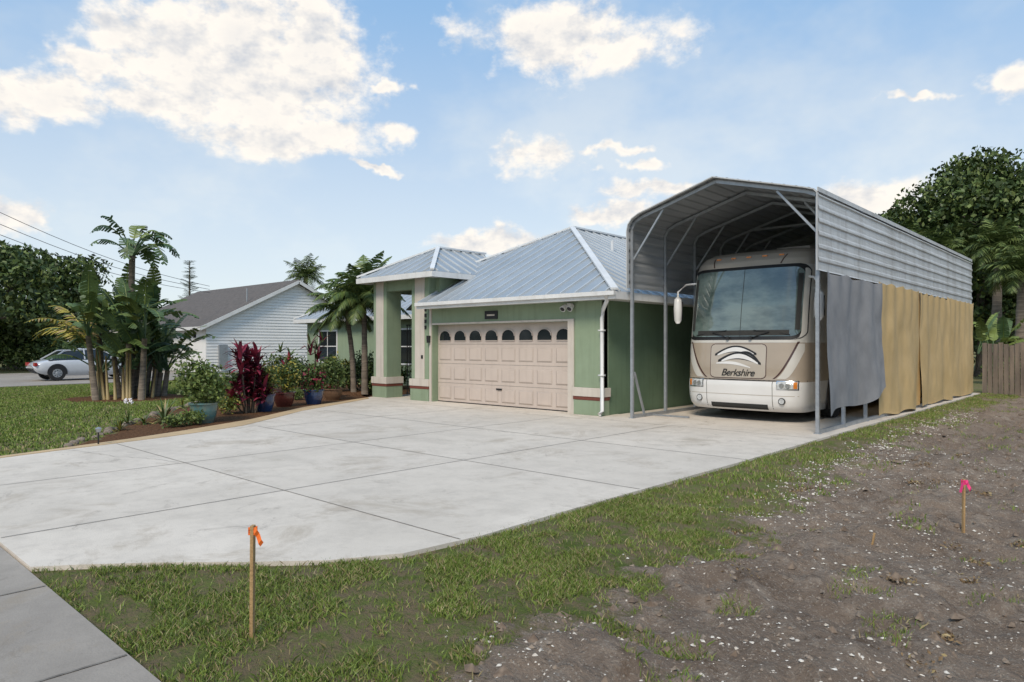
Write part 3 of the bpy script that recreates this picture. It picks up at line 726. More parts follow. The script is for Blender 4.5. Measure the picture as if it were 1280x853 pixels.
def wheel(mbx,c,r,wd,axis=Vector((1,0,0)),rim='chrome'):
    a=axis; c=Vector(c)
    mbx.tube([c-a*wd/2,c-a*wd*.42,c+a*wd*.42,c+a*wd/2],[r*.9,r,r,r*.9],'tire',28)
    for s_ in (-1,1):
        mbx.tube([c+a*s_*(wd/2-.02),c+a*s_*(wd/2+.008)],[r*.62,r*.56],rim,20)
        mbx.tube([c+a*s_*(wd/2+.008),c+a*s_*(wd/2+.03)],[r*.2,r*.15],'galv',12)
        for k in range(8):
            t=k*math.pi/4; o_=Vector((0,math.cos(t),math.sin(t)))*r*.4
            mbx.tube([c+o_+a*s_*(wd/2),c+o_+a*s_*(wd/2+.012)],r*.07,'black',8)
mb=MB()
for yw in (15.95,22.6,23.8):
    for sx in (-1,1): wheel(mb,(RXc+sx*(W-.12),yw,.51),.5,.28)
mb.obj('wheels',RV)

# ---------------- car ----------------
cx=-36.6; cy=8.1
CAR=empty('parked_car',(cx,cy+2.3,0))
st=[(0,.62,.55,.62),(0.12,.78,.35,.80),(0.5,.86,.24,.92),(1.2,.89,.2,.95),(2.3,.9,.2,.93),(3.2,.9,.2,.90),(4.0,.86,.22,.80),(4.4,.80,.28,.70),(4.6,.62,.42,.58)]
mb=MB(); rows=[]
for y,hw,zb,zt in st:
    half=[(hw*.86,zb),(hw,zb+(zt-zb)*.25),(hw*1.0,zb+(zt-zb)*.65),(hw*.95,zt-.04),(hw*.8,zt+.01),(0,zt+.05)]
    rows.append([Vector((cx+x,cy+y,z)) for x,z in half]+[Vector((cx-x,cy+y,z)) for x,z in half[::-1][1:]])
n=len(rows[0]); vs=[p for r in rows for p in r]
mb.add(vs,[(i*n+k,i*n+k+1,(i+1)*n+k+1,(i+1)*n+k) for i in range(len(rows)-1) for k in range(n-1)]+[tuple(range(n)),tuple((len(rows)-1)*n+k for k in range(n))[::-1]],'carpaint')
o=mb.obj('body',CAR,smooth=True); o.modifiers.new('s','SUBSURF').render_levels=2
mb=MB(); st2=[(0.55,.93,.70),(1.2,1.32,.60),(1.9,1.44,.60),(2.6,1.42,.60),(3.45,.92,.68)]
rows=[]
for y,zt,tw in st2:
    bw=.80; rows.append([Vector((cx+sx*a,cy+y,z)) for sx,a,z in ((1,bw,.9),(1,tw,zt-.03),(1,tw*.6,zt),(-1,tw*.6,zt),(-1,tw,zt-.03),(-1,bw,.9))])
for i in range(4):
    for k in range(5):
        key='carpaint' if (k in(1,2,3) and i in (1,2)) else 'glass'
        mb.add([rows[i][k],rows[i][k+1],rows[i+1][k+1],rows[i+1][k]],[(0,1,2,3)],key)
for sx in (1,-1):
    q=[Vector((cx+sx*.806,cy+.6,.93)),Vector((cx+sx*.612,cy+1.2,1.33)),Vector((cx+sx*.612,cy+2.6,1.41)),Vector((cx+sx*.70,cy+3.4,.95))]
    for a,b_ in zip(q[:-1],q[1:]): mb.beam(a,b_,.04,.05,'carpaint')
    mb.beam((cx+sx*.80,cy+1.95,.93),(cx+sx*.612,cy+1.95,1.4),.05,.04,'carpaint')
    mb.box((cx+sx*.9-.06,cy+3.0,.95),(cx+sx*.9+.06,cy+3.15,1.06),'carpaint')
mb.obj('cabin',CAR)
mb=MB()
for y in (.85,3.7):
    for sx in (-1,1): wheel(mb,(cx+sx*.80,cy+y,.33),.33,.22,rim='galv')
for sx in (-1,1):
    mb.box((cx+sx*.66-.14,cy+.02,.66),(cx+sx*.66+.14,cy+.12,.80),'taillight')
    for y in (.85,3.7):
        pts=[(cx+sx*.912,cy+y+.39*math.cos(t),.36+.39*math.sin(t)) for t in np.linspace(-.2,math.pi+.2,16)]; mb.add(pts,[tuple(range(16))],'black')
mb.obj('wheels_and_lights',CAR)

# ---------------- vegetation helpers ----------------
def leaf_arrays(C,size):
    n=len(C); a=rng.normal(size=(n,3)); a/=np.linalg.norm(a,axis=1)[:,None]
    b=rng.normal(size=(n,3)); b[:,2]*=.5; b=b-(b*a).sum(1)[:,None]*a; b/=np.linalg.norm(b,axis=1)[:,None]
    s=size*(0.6+0.8*rng.random(n))[:,None]
    return np.stack([C-a*s*.5,C+b*s*.28,C+a*s*.5,C-b*s*.28],1)
def leaf_obj(name,C,size,keys,probs,parent=None,shade=None):
    Q=leaf_arrays(C,size); n=len(C); V=Q.reshape(-1,3)
    mi=rng.choice(len(keys),size=n,p=probs)
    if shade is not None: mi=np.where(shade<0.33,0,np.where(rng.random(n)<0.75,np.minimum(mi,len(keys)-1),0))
    c=np.array([(V[:,0].min()+V[:,0].max())/2,(V[:,1].min()+V[:,1].max())/2,V[:,2].min()])
    c0=np.array(parent.location) if parent is not None else c
    me=bpy.data.meshes.new(name); me.from_pydata((V-c0).tolist(),[],np.arange(n*4).reshape(n,4).tolist())
    for k in keys: me.materials.append(M[k])
    me.polygons.foreach_set('material_index',mi.astype(np.int32)); me.update()
    o=bpy.data.objects.new(name,me); S.collection.objects.link(o)
    if parent is not None: o.parent=parent
    else: o.location=Vector(c0)
    return o
def crown_points(blobs,per):
    out=[]
    for (c,r) in blobs:
        n=int(per*r[0]*r[2]); d=rng.normal(size=(n,3)); d/=np.linalg.norm(d,axis=1)[:,None]
        rad=(0.55+0.5*rng.random(n)**0.6)[:,None]
        nz=1+0.25*np.sin(d[:,0]*7+c[0])*np.sin(d[:,1]*6+c[1])
        out.append(np.array(c)+d*rad*nz[:,None]*np.array(r))
    return np.concatenate(out)
def tree(name,base,h,rad,per=260,size=.34,nb=26,keys=('l1','l2','l3'),seed=1,low=.35):
    r=random.Random(seed); T=empty(name,base); bx,by,bz=base
    mb=MB(); mb.tube([(bx,by,bz-.3),(bx+.1,by,bz+h*.15),(bx-.1,by+.1,bz+h*.35),(bx,by,bz+h*.55)],[rad*.075,rad*.06,rad*.05,rad*.03],'bark',10)
    blobs=[]
    for i in range(nb):
        a=r.random()*6.283; rr_=rad*math.sqrt(r.random())*.85; zz=h*(low+(1-low-.1)*r.random()*(1-.35*(rr_/rad)**2))
        br=rad*(.17+.17*r.random()); c=(bx+rr_*math.cos(a),by+rr_*math.sin(a),bz+zz); blobs.append((c,(br,br,br*(.5+.3*r.random()))))
        if i%2==0:
            s_=Vector((bx,by,bz+h*.3)); e=Vector(c); m_=s_.lerp(e,.5)+Vector((0,0,.3)); mb.tube([s_,m_,e],[rad*.03,rad*.018,rad*.006],'bark',6)
    mb.obj('trunk_and_limbs',T,recenter=False)
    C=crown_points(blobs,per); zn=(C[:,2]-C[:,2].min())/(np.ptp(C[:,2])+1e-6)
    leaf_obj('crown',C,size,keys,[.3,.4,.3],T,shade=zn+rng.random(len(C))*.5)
    return T
def frond(mb,base,az,el,L,droop,lw,keys,nl=26,curl=0.5):
    d=Vector((math.cos(az)*math.cos(el),math.sin(az)*math.cos(el),math.sin(el))); p=Vector(base); pts=[p.copy()]; n=10
    for i in range(n):
        d=(d+Vector((0,0,-droop/n*(0.5+i/n)))).normalized(); p=p+d*L/n; pts.append(p.copy())
    mb.tube(pts,[.02*(1-i/(n+1))*L*.6+.004 for i in range(n+1)],keys[0],4,False)
    for i in range(nl):
        t=.14+.86*i/nl; f=t*n; j=min(int(f),n-1); q=pts[j].lerp(pts[j+1],f-j); dr=(pts[j+1]-pts[j]).normalized()
        side=dr.cross(Vector((0,0,1))); side=side.normalized() if side.length>.05 else Vector((1,0,0))
        ll=lw*math.sin(math.pi*min(.97,t*.8+.18))*(.85+.3*random.random())
        for s_ in (-1,1):
            e=q+(side*s_*.8+dr*.55+Vector((0,0,-curl*(.6+.8*random.random())))).normalized()*ll
            m_=q.lerp(e,.5)+Vector((0,0,ll*.10)); wv=dr*(.018*L*.7+.010)
            mb.add([q-wv*.6,q+wv*.6,m_+wv*.8,e,m_-wv*.8],[(0,1,2,4),(4,2,3)],random.choice(keys))
def palm(name,base,h,n,L,lw,keys,tr=.12,lean=(0,0),seed=1,droop=1.3,nl=26):
    random.seed(seed); T=empty(name,base); b0=Vector(base); top=b0+Vector((lean[0],lean[1],h))
    mb=MB(); pts=[];rs=[]
    for i in range(15):
        t=i/14; q=b0.lerp(top,t)+Vector((lean[0],lean[1],0))*(-.25*math.sin(math.pi*t)); pts.append(q); rs.append(tr*(1.25-.45*t)*(1+.08*(i%2)))
    mb.tube(pts,rs,'palmbark',10); mb.obj('trunk',T,smooth=True)
    mb=MB()
    for i in range(n):
        frond(mb,top,i*2.399+random.random()*.4,1.3-1.45*(i/n)+random.random()*.15,L*(.8+.35*random.random()),droop*(.8+.4*random.random()),lw,keys,nl)
    mb.obj('fronds',T); return T
def paddle(mb,base,az,lean,pl,bl,bw,droop,keys,torn=.5):
    d=Vector((math.cos(az)*math.sin(lean),math.sin(az)*math.sin(lean),math.cos(lean))); p=Vector(base); pts=[p.copy()]
    for i in range(5): d=(d+Vector((0,0,-.05*droop))+Vector((math.cos(az),math.sin(az),0))*.03).normalized(); p=p+d*pl/5; pts.append(p.copy())
    mb.tube(pts,[.035,.032,.028,.024,.02,.018],keys[0],5,False)
    n=12; mid=[p.copy()]; dirs=[d.copy()]
    for i in range(n): d=(d+Vector((0,0,-droop/n*(.6+1.2*i/n)))).normalized(); p=p+d*bl/n; mid.append(p.copy()); dirs.append(d.copy())
    mb.tube(mid,[.016*(1-i/(n+1))+.003 for i in range(n+1)],'lime',4,False)
    key=random.choice(keys)
    for s_ in (-1,1):
        sag=.3
        for i in range(n):
            t0=i/n;t1=(i+1)/n; w0=bw*.5*math.sin(math.pi*(t0*.86+.10))**.6; w1=bw*.5*math.sin(math.pi*min(.99,t1*.86+.10))**.6
            if random.random()<torn: sag=random.uniform(.1,1.3); gap=.12
            else: gap=0
            def sd(dd,sg):
                s0=dd.cross(Vector((0,0,1)))
                s0=s0.normalized() if s0.length>.1 else Vector((-math.sin(az),math.cos(az),0))
                return (s0*s_+Vector((0,0,.35-sg))).normalized()
            a=mid[i].lerp(mid[i+1],gap);b_=mid[i+1]
            e0=a+sd(dirs[i],sag)*w0+dirs[i]*.05; e1=b_+sd(dirs[i+1],sag)*w1+dirs[i]*.03
            mb.add([a,b_,e1,e0],[(0,1,2,3)],key)

random.seed(3)
bc=pg(155,497); BP=empty('bird_of_paradise_plant',bc)
mb=MB(); tr=MB()
keys=['lb','lb2','lb2','l2','l3']
for k in range(19):
    a=random.random()*6.28; r=random.uniform(.1,1.5); b0=bc+Vector((math.cos(a)*r,math.sin(a)*r*.9,0)); hh=random.uniform(.4,2.3)
    top=b0+Vector((math.cos(a)*.35*hh*.4,math.sin(a)*.35*hh*.4,hh))
    tr.tube([b0-Vector((0,0,.1)),b0.lerp(top,.5),top],[.10,.085,.075],'palmbark',8)
    fan=random.random()*3.14
    for i in range(7):
        s_=(i-3)/3; az=fan if s_>0 else fan+math.pi
        paddle(mb,top,az+random.uniform(-.35,.35),abs(s_)*.7+.05,random.uniform(.6,1.0),random.uniform(.8,1.25),random.uniform(.36,.5),random.uniform(.4,1.5),keys,.35)
b0=bc+c2w(0.1,0.1); top=bc+c2w(0.25,0)+Vector((0,0,4.35))
tr.tube([b0,b0.lerp(top,.33)+Vector((.1,0,0)),b0.lerp(top,.66),top],[.13,.11,.095,.09],'palmbark',10)
for i in range(17):
    az=random.random()*6.28; paddle(mb,top+Vector((0,0,-.1)),az,random.uniform(.05,.9),random.uniform(.5,.8),random.uniform(.85,1.15),.46,random.uniform(1.0,2.6),['lb','lb2','dry'] if i%4==0 else keys,.7)
for i in range(8): frond(mb,bc+c2w(-1.0,0)+Vector((0,0,1.5)),math.atan2(-RY,-RX)+random.uniform(-1.1,1.1),random.uniform(.7,1.25),2.2,1.7,.35,['ly','lb2','dry'],22)
for i in range(22):
    a=random.random()*6.28; tr.tube([bc+Vector((math.cos(a)*.9,math.sin(a)*.8,0)),bc+Vector((math.cos(a)*1.0,math.sin(a)*.9,random.uniform(.7,1.5)))],[.05,.02],'dry',5)
tr.obj('stems',BP,recenter=False,smooth=True); mb.obj('leaves',BP,recenter=False)

palm('pygmy_palm',pg(456,492)+Vector((0,0,-.03)),3.1,34,1.75,.5,['l2','l3','lb2'],.09,(-.2,.1),5,1.7,38)
palm('pygmy_palm',pg(437,491)+Vector((-.2,.3,-.03)),2.75,26,1.5,.45,['l2','lb2','l3'],.08,(-.3,-.1),9,1.7,34)
palm('cabbage_palm',tuple(c2w((380-640)/F_PX*62,62,0)),7.6,30,2.2,.9,['l1','l2','l3'],.22,(.3,0),12,1.3,20)
bp0=c2w((237-640)/F_PX*66,66,0); NP=empty('norfolk_pine',bp0); mb=MB(); mb.tube([bp0,bp0+Vector((0,0,9.6))],[.2,.03],'bark',6)
random.seed(4)
for i in range(16):
    z=3.9+i*.36
    for k in range(5):
        frond(mb,bp0+Vector((0,0,z+random.uniform(-.2,.2))),k*1.257+i*.4+random.random()*.9,.35+random.random()*.4,1.7*(1-i/20)*random.uniform(.4,1.2),.3,.5,['l1','l2'],9,.1)
mb.obj('branches',NP,recenter=False)

def treeat(name,px,D,h,rad,**k):
    p=c2w((px-640)/F_PX*D,D,0); return tree(name,(p.x,p.y,-.1),h,rad,**k)
treeat('oak_tree',15,47,9.6,5.4,seed=1,per=420,nb=42,low=.12)
treeat('oak_tree',-60,40,8.5,5,seed=2)
treeat('oak_tree',118,62,6.6,4.6,seed=3,per=300,low=.15)
treeat('oak_tree',1266,42,13.9,6.6,seed=5,per=500,nb=68,size=.28)
treeat('oak_tree',1158,50,12.3,5.4,seed=6,per=380,nb=42)
treeat('oak_tree',1340,36,12.5,6,seed=7,per=240)
treeat('oak_tree',1225,38,8.6,4.4,seed=8,per=420,nb=34,low=.1,size=.28)
treeat('oak_tree',1060,62,9.5,4.5,seed=9)
for i,(px,D,h) in enumerate(((1128,40,7.3),(1165,36,6.2),(1200,38,6.8),(1245,34,6.4),(1275,31,4.9))):
    p=c2w((px-640)/F_PX*D,D,-.1); palm('cabbage_palm',tuple(p),h,44,1.8,.75,['l1','l2','l3','l3'],.2,(.1,.1),20+i,1.6,20)
p=c2w((1238-640)/F_PX*29.5,29.5,0); T=empty('banana_plant',p); mb=MB(); random.seed(8)
for i in range(14): paddle(mb,p+Vector((random.uniform(-.5,.5),random.uniform(-.5,.5),1.2)),random.random()*6.28,random.uniform(.1,.7),.6,1.4,.46,random.uniform(.6,1.6),['lb2','l3','lime'],.4)
mb.tube([p,p+Vector((0,0,1.5))],[.12,.09],'lb2',8); mb.obj('leaves',T,recenter=False)
C=[]
for a in np.linspace(0,2*math.pi,130):
    D=115+15*math.sin(a*7); cxx,cyy=D*math.cos(a),D*math.sin(a); C.append(((cxx,cyy,3.2+1.3*math.sin(a*23)),(4.6,4.6,3.2+1.0*math.sin(a*11))))
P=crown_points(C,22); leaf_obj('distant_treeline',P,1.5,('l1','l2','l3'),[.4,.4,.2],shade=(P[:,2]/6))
def bush(name,c,r,n,size,keys=('l1','l2','l3'),probs=(.3,.4,.3),parent=None):
    bl=[]
    for i in range(7):
        a=random.random()*6.28; q=random.random()*.5; rr2=.5+.22*random.random()
        bl.append(((c[0]+math.cos(a)*q*r[0],c[1]+math.sin(a)*q*r[1],c[2]+r[2]*random.uniform(-.35,.35)),(r[0]*rr2,r[1]*rr2,r[2]*rr2)))
    per=n/7/(r[0]*r[2]*.38); Cc=crown_points(bl,per); Cc=Cc[Cc[:,2]>0.0]
    return leaf_obj(name,Cc,size,keys,list(probs),parent)
for i in range(7):
    p=c2w((20+i*38-640)/F_PX*44,44,0); bush('hedge',(p.x,p.y,1.1),(2.2,2.2,1.3),1500,.22)
for i in range(6):
    p=Vector((-27.5+i*1.75,15.9,0.0)); bush('shrub',(p.x,p.y,.5),(.7,.6,.55),1100,.12,('l1','l2','lime') if i%2 else ('l1','l3','ly'),(.35,.45,.2))
for (px,py,r,h) in ((432,489,.55,.6),(462,491,.4,.45),(448,487,.5,.9),(346,490,.6,.8),(372,486,.6,.8),(470,489,.35,.8),(325,488,.7,.6),(300,490,.6,.5)):
    p=pg(px,py); bush('shrub',(p.x,p.y,h*.8),(r,r,h*.85),1200,.10,('l1','l2','l3'),(.3,.4,.3))
for (px,py,r,h,kk) in ((285,522,.32,.32,('l2','lime','ly')),(240,535,.25,.2,('l2','l3','lime')),(350,508,.22,.2,('l2','ly','lr')),(372,504,.25,.25,('l2','l3','lime')),(262,508,.4,.4,('l1','l2','l3')),(215,538,.25,.18,('l1','l3','lime')),(405,497,.3,.35,('l2','l3','ly'))):
    p=pg(px,py-4); bush('ground_shrub',(p.x,p.y,h*.7),(r,r,h*.8),700,.06,kk,(.35,.4,.25))
for px in (1262,1285,1310):
    p=c2w((px-640)/F_PX*24.3,24.3,0); bush('shrub',(p.x,p.y,.6),(.8,.5,.8),1800,.12,('l1','l2','l3'),(.3,.4,.3))

def strappy(mb,c,n,L,w_,keys,spread=1.0,el0=.5):
    for i in range(n):
        az=random.random()*6.28; el=random.uniform(el0,1.45); d=Vector((math.cos(az)*math.cos(el)*spread,math.sin(az)*math.cos(el)*spread,math.sin(el))).normalized()
        p=Vector(c); l=L*random.uniform(.7,1.1); side=d.cross(Vector((0,0,1))).normalized(); prev=None; key=random.choice(keys)
        for j in range(5):
            t=j/4; ww=w_*math.sin(math.pi*(t*.85+.12)); cur=(p-side*ww/2,p+side*ww/2)
            if prev: mb.add([prev[0],prev[1],cur[1],cur[0]],[(0,1,2,3)],key)
            prev=cur; d=(d+Vector((0,0,-.22))).normalized(); p=p+d*l/4
random.seed(11)
cc=pg(312,516); mb=MB()
for k in range(14):
    a=random.random()*6.28; r=random.uniform(0,.40); hh=random.uniform(.4,1.45); b0=cc+Vector((math.cos(a)*r*.5,math.sin(a)*r*.5,0)); t0=cc+Vector((math.cos(a)*r*1.3,math.sin(a)*r*1.3,hh))
    mb.tube([b0,t0],[.02,.015],'bark',5)
    for q in (0,.12,.24,.36): strappy(mb,t0-Vector((0,0,q)),9,.46,.085,['lr','lr','lr2','lr2'],1,.2)
mb.obj('cordyline_plant')
def pot(name,px,py,r,h,key,fill):
    p=pg(px,py); p.z=-.01; T=empty(name,p); mb=MB()
    mb.lathe(p,[(.0,.0),(r*.68,.0),(r*.72,.03),(r*.87,h*.35),(r*.95,h*.6),(r*1.0,h*.9),(r*1.1,h*.92),(r*1.1,h),(r*.95,h),(r*.92,h*.9)],key); mb.obj('pot',T)
    mb=MB(); mb.lathe(p,[(0,h*.9),(r*.93,h*.9)],'soil'); mb.obj('soil',T)
    fill(T,p+Vector((0,0,h))); return T
def f_bush(r,h,keys,probs,n=1300,s=.09): return lambda T,c: bush('foliage',(c.x,c.y,c.z+h*.45),(r,r,h*.6),n,s,keys,probs,T)
pot('teal_planter',255,528,.27,.42,'teal',f_bush(.56,.98,('l2','lime','l3'),(.35,.3,.35),3000,.085))
pot('blue_planter',331,514,.23,.42,'blue',f_bush(.32,.6,('ly','l2','lime'),(.3,.4,.3),900))
pot('maroon_planter',355,508,.27,.38,'maroonpot',f_bush(.42,.75,('l1','l2','ly'),(.3,.4,.3)))
pot('blue_planter',392,505,.26,.40,'blue',f_bush(.42,.6,('l1','l2','lr'),(.4,.4,.2)))
pot('brown_planter',416,500,.27,.34,'brownpot',f_bush(.5,.9,('l1','l2','l3'),(.3,.4,.3),1700))
pot('maroon_planter',414,497,.22,.5,'maroonpot',f_bush(.4,.9,('l2','l3','ly'),(.4,.4,.2)))
mb=MB(); p=pg(394,492)
for k in range(5): strappy(mb,p+Vector((random.uniform(-.2,.2),random.uniform(-.2,.2),1.1+.15*k)),12,.5,.08,['lr','lr2','l1'],1,.1); mb.tube([p,p+Vector((0,0,1.2+.1*k))],.02,'bark',5)
mb.obj('cordyline_plant')
mb=MB(); p=pg(358,492)
for k in range(4): strappy(mb,p+Vector((random.uniform(-.3,.3),random.uniform(-.3,.3),.9+.15*k)),10,.4,.09,['ly','lr','lime','l2'],1,.1); mb.tube([p,p+Vector((0,0,1.0))],.02,'bark',5)
mb.obj('croton_plant')
mb=MB(); p=pg(205,527); strappy(mb,p,45,.55,.04,['l2','lb2','dry'],1,.2); mb.obj('spiky_plant')
mb=MB(); p=pg(160,530); strappy(mb,p,16,.3,.04,['l2','l3'])
mb.tube([p,p+Vector((0,0,.42))],.008,'l3',5)
for i in range(22):
    a=random.random()*6.28; q=p+Vector((math.cos(a)*.06,math.sin(a)*.06,.40+.08*random.random())); s_=Vector((random.uniform(-.04,.04),random.uniform(-.04,.04),.03)); mb.add([q,q+s_,q+s_+Vector((0,.03,.01)),q+Vector((.03,0,0))],[(0,1,2,3)],'petal')
mb.obj('flower')
mb=MB(); p=pg(123,556); mb.tube([p,p+Vector((0,0,.22))],.012,'black',6); mb.tube([p+Vector((0,0,.2)),p+Vector((0,0,.26)),p+Vector((0,0,.28))],[.03,.05,.01],'galv',10); mb.obj('path_light')
for px,py in ((235,520),(275,512),(300,505),(180,532),(340,498),(228,512),(150,540),(385,492)):
    p=pg(px,py-2); mb=MB(); strappy(mb,p,26,.28,.03,['l2','l3','lime','lr'] if px%2 else ['l2','l1','ly'],1,.2); mb.obj('ground_plant')
mb=MB()
for t in np.linspace(0,1,34):
    X=-12.7-t*9.3; Y=float(np.interp(-X,[12.5,17.4,22],[3.2,6.5,10.6]))+random.uniform(-.06,.06); r=random.uniform(.05,.10)
    mb.lathe((X,Y,-.04),[(r,0),(r*1.1,r*.5),(r*.7,r*.95),(0.001,r*1.05)],'rock',7)
mb.obj('edging_stones',smooth=True)

# ---------------- fence ----------------
mb=MB(); x=-4.15
while x<9:
    h=1.62+random.uniform(-.05,.05); mb.box((x,27.6+random.uniform(-.012,.012),-.1),(x+.13,27.628,h),'fence'); x+=.148
mb.beam((-4.1,27.66,.4),(9,27.66,.4),.05,.09,'fence'); mb.beam((-4.1,27.66,1.3),(9,27.66,1.3),.05,.09,'fence')
mb.obj('wooden_fence')

# ---------------- stakes ----------------
def stake(px,py,h,flag,name,wv=.036,lean=(.0,.0)):
    p=pg(px,py,-.05); z0=float(gheight(np.array([p.x]),np.array([p.y]))[0]); p.z=z0; T=empty(name,p); mb=MB()
    t=p+Vector((lean[0],lean[1],h)); mb.beam(p-Vector((0,0,.1)),t,wv,wv*.55,'wood',up=(RX,RY,0)); mb.obj('post',T,bevel=.002)
    mb=MB(); f=t-Vector((0,0,.03))
    rt=Vector((RX,RY,0)); fw=Vector((-RY,RX,0))
    for z in (-.012,.0,.012):
        q=f+Vector((0,0,z)); mb.beam(q-rt*(wv*.58)-fw*.013,q+rt*(wv*.58)-fw*.013,.004,.02,flag)
        mb.beam(q-rt*(wv*.58)+fw*.013,q+rt*(wv*.58)+fw*.013,.004,.02,flag)
    pv=None
    for k in range(6):
        q=f+rt*(wv*.4+.008*k)-fw*(.015+.006*math.sin(k*2))+Vector((0,0,.015-.018*k)); cur=(q-Vector((.0,.0,.012))-rt*.008,q+Vector((0,0,.012))+rt*.01)
        if pv: mb.add([pv[0],pv[1],cur[1],cur[0]],[(0,1,2,3)],flag)
        pv=cur
    if flag=='pink': mb.beam(f-rt*.02-fw*.02,f-rt*.045-fw*.02-Vector((0,0,.09)),.03,.004,flag)
    mb.obj('flagging',T)
stake(315,797,.64,'orange','survey_stake',.036,(.01,.0))
stake(1204,655,.50,'pink','survey_stake',.03,(.005,0))
p=pg(1090,684,-.1); mb=MB(); mb.beam(p,p+Vector((.02,0,.12)),.015,.015,'wood'); mb.obj('wooden_peg')

# ---------------- grass, debris ----------------
def blades(name,P,h,wd,keys,probs,spread=.5):
    n=len(P); a=rng.random(n)*2*np.pi; hh=h*(.5+.9*rng.random(n)); le=rng.random(n)*spread; la=rng.random(n)*2*np.pi
    w2=(wd*(.6+.8*rng.random(n)))[:,None]*.5
    sd=np.stack([np.cos(a),np.sin(a),np.zeros(n)],1)*w2
    tip=P+np.stack([np.cos(la)*le*hh,np.sin(la)*le*hh,hh],1)
    midp=P+np.stack([np.cos(la)*le*hh*.3,np.sin(la)*le*hh*.3,hh*.55],1)
    V=np.stack([P-sd,P+sd,midp+sd*.8,tip,midp-sd*.8],1).reshape(-1,3)
    i=np.arange(n)*5; Fa=np.stack([i,i+1,i+2,i+3,i+4],1)
    me=bpy.data.meshes.new(name); me.from_pydata(V.tolist(),[],Fa.tolist())
    for k in keys: me.materials.append(M[k])
    me.polygons.foreach_set('material_index',rng.choice(len(keys),size=n,p=probs).astype(np.int32)); me.update()
    o=bpy.data.objects.new(name,me); S.collection.objects.link(o); return o
def scatter(n,x0,x1,y0,y1,dens):
    X=rng.uniform(x0,x1,n);Y=rng.uniform(y0,y1,n); k=rng.random(n)<dens(X,Y); X=X[k];Y=Y[k]
    return np.stack([X,Y,gheight(X,Y)-.004],1)
def dfront(X,Y):
    dm=dirtmask(X,Y); g_=np.clip(1-dm*1.5,0,1); pat=np.clip((fbm(X*3.4,Y*3.4+11,4)-.43)*7,.07,1)
    iso=np.clip((fbm(X*2.6+40,Y*2.6,4)-.64)*8,0,.4)*(dm>.3)*(X<.0)*np.clip(1.0-(X+2.3)*.45,0,1)
    return np.where((X>dedge(Y)+.01),g_*pat+iso,0)*np.where(Y<1.31,0,1)
near=scatter(330000,-6.0,0.8,1.31,7.0,dfront)
farp=scatter(180000,-4.2,2,7.0,28,dfront)
eg=scatter(60000,-6,-4,1.31,12,lambda X,Y: ((X>dedge(Y)-.05)&(X<dedge(Y)+.06))*.7*np.clip((fbm(X*3,Y*3)-.38)*5,0,1))
eg[:,2]=np.maximum(eg[:,2],-.04)
blades('grass',np.concatenate([near,eg]),.038,.0062,['g1','g2','g3'],[.34,.44,.22],1.4)
blades('grass',farp,.045,.012,['g1','g2','g3'],[.34,.44,.22],1.0)
def dlawn(X,Y):
    ok=(X<ledge(np.clip(Y,1.3,12.6))-.16)&(Y>1.35)&(mulchmask(X,Y)<.4)&~((X<-32.0))&~((Y>17)&(X>-29))
    return ok*np.clip((fbm(X*1.1,Y*1.1+3)-.3)*5,.35,1)
lw=scatter(260000,-32,-11.5,1.35,17,dlawn)
blades('lawn_grass',lw,.045,.024,['g1','g2','g3'],[.36,.54,.10],.9)
def bits(name,P,r0,r1,key,flat=.45):
    mb_v=[];mb_f=[]
    base=np.array([(1,0,0),(.3,.95,0),(-.8,.55,0),(-.8,-.6,0),(.35,-.9,0),(0.1,0,1)])
    for i,p in enumerate(P):
        r=r0+(r1-r0)*random.random()**2; a=random.random()*6.28; ca,sa=math.cos(a),math.sin(a)
        q=base*np.array([r,r*random.uniform(.5,1),r*flat])+rng.normal(size=(6,3))*r*.12; q=np.stack([q[:,0]*ca-q[:,1]*sa,q[:,0]*sa+q[:,1]*ca,q[:,2]],1)+p
        o=len(mb_v); mb_v.extend(q.tolist()); mb_f.extend([(o,o+1,o+5),(o+1,o+2,o+5),(o+2,o+3,o+5),(o+3,o+4,o+5),(o+4,o,o+5)])
    me=bpy.data.meshes.new(name); me.from_pydata(mb_v,[],mb_f); me.materials.append(M[key]); o=bpy.data.objects.new(name,me); S.collection.objects.link(o)
dd=lambda X,Y: np.clip(dirtmask(X,Y)-.1,0,1)*np.clip((fbm(X*1.5+9,Y*1.5,3)-.40)*6,.15,1)*np.exp(-np.clip(X+1.6,0,9)*.4)
bits('shell_fragments',scatter(38000,-4,3,1.5,13,dd),.004,.021,'shell')
bits('pebbles',scatter(16000,-4,6,1.5,14,lambda X,Y: np.clip(dirtmask(X,Y),0,1)*.7),.006,.028,'rock',.7)
bits('soil_clods',scatter(9000,-3.5,6,1.5,22,lambda X,Y: np.clip(dirtmask(X,Y),0,1)*np.clip((fbm(X*1.7,Y*1.7+50)-.42)*6,.05,1)),.012,.065,'clod',.75)
band=lambda X,Y: np.exp(-((X-dirtline(Y)-.05)/.35)**2)*np.clip((fbm(X*3,Y*3+31)-.35)*4,.1,.8)*(Y>6.5)
bits('gravel',scatter(18000,-4,-1.5,6.5,20,band),.007,.026,'shell',.6)
cl=scatter(60,-3.2,3,2,12,lambda X,Y: np.clip(dirtmask(X,Y),0,1))
pts=[]
for c_ in cl:
    k=random.randint(50,170); q=rng.normal(size=(k,3))*np.array([.06,.06,.008])*random.uniform(.6,1.4)+c_+np.array([0,0,.01]); pts.append(q)
P=np.concatenate(pts); leaf_obj('dry_thatch',P,.028,('drystraw','rock','dry'),[.65,.2,.15])

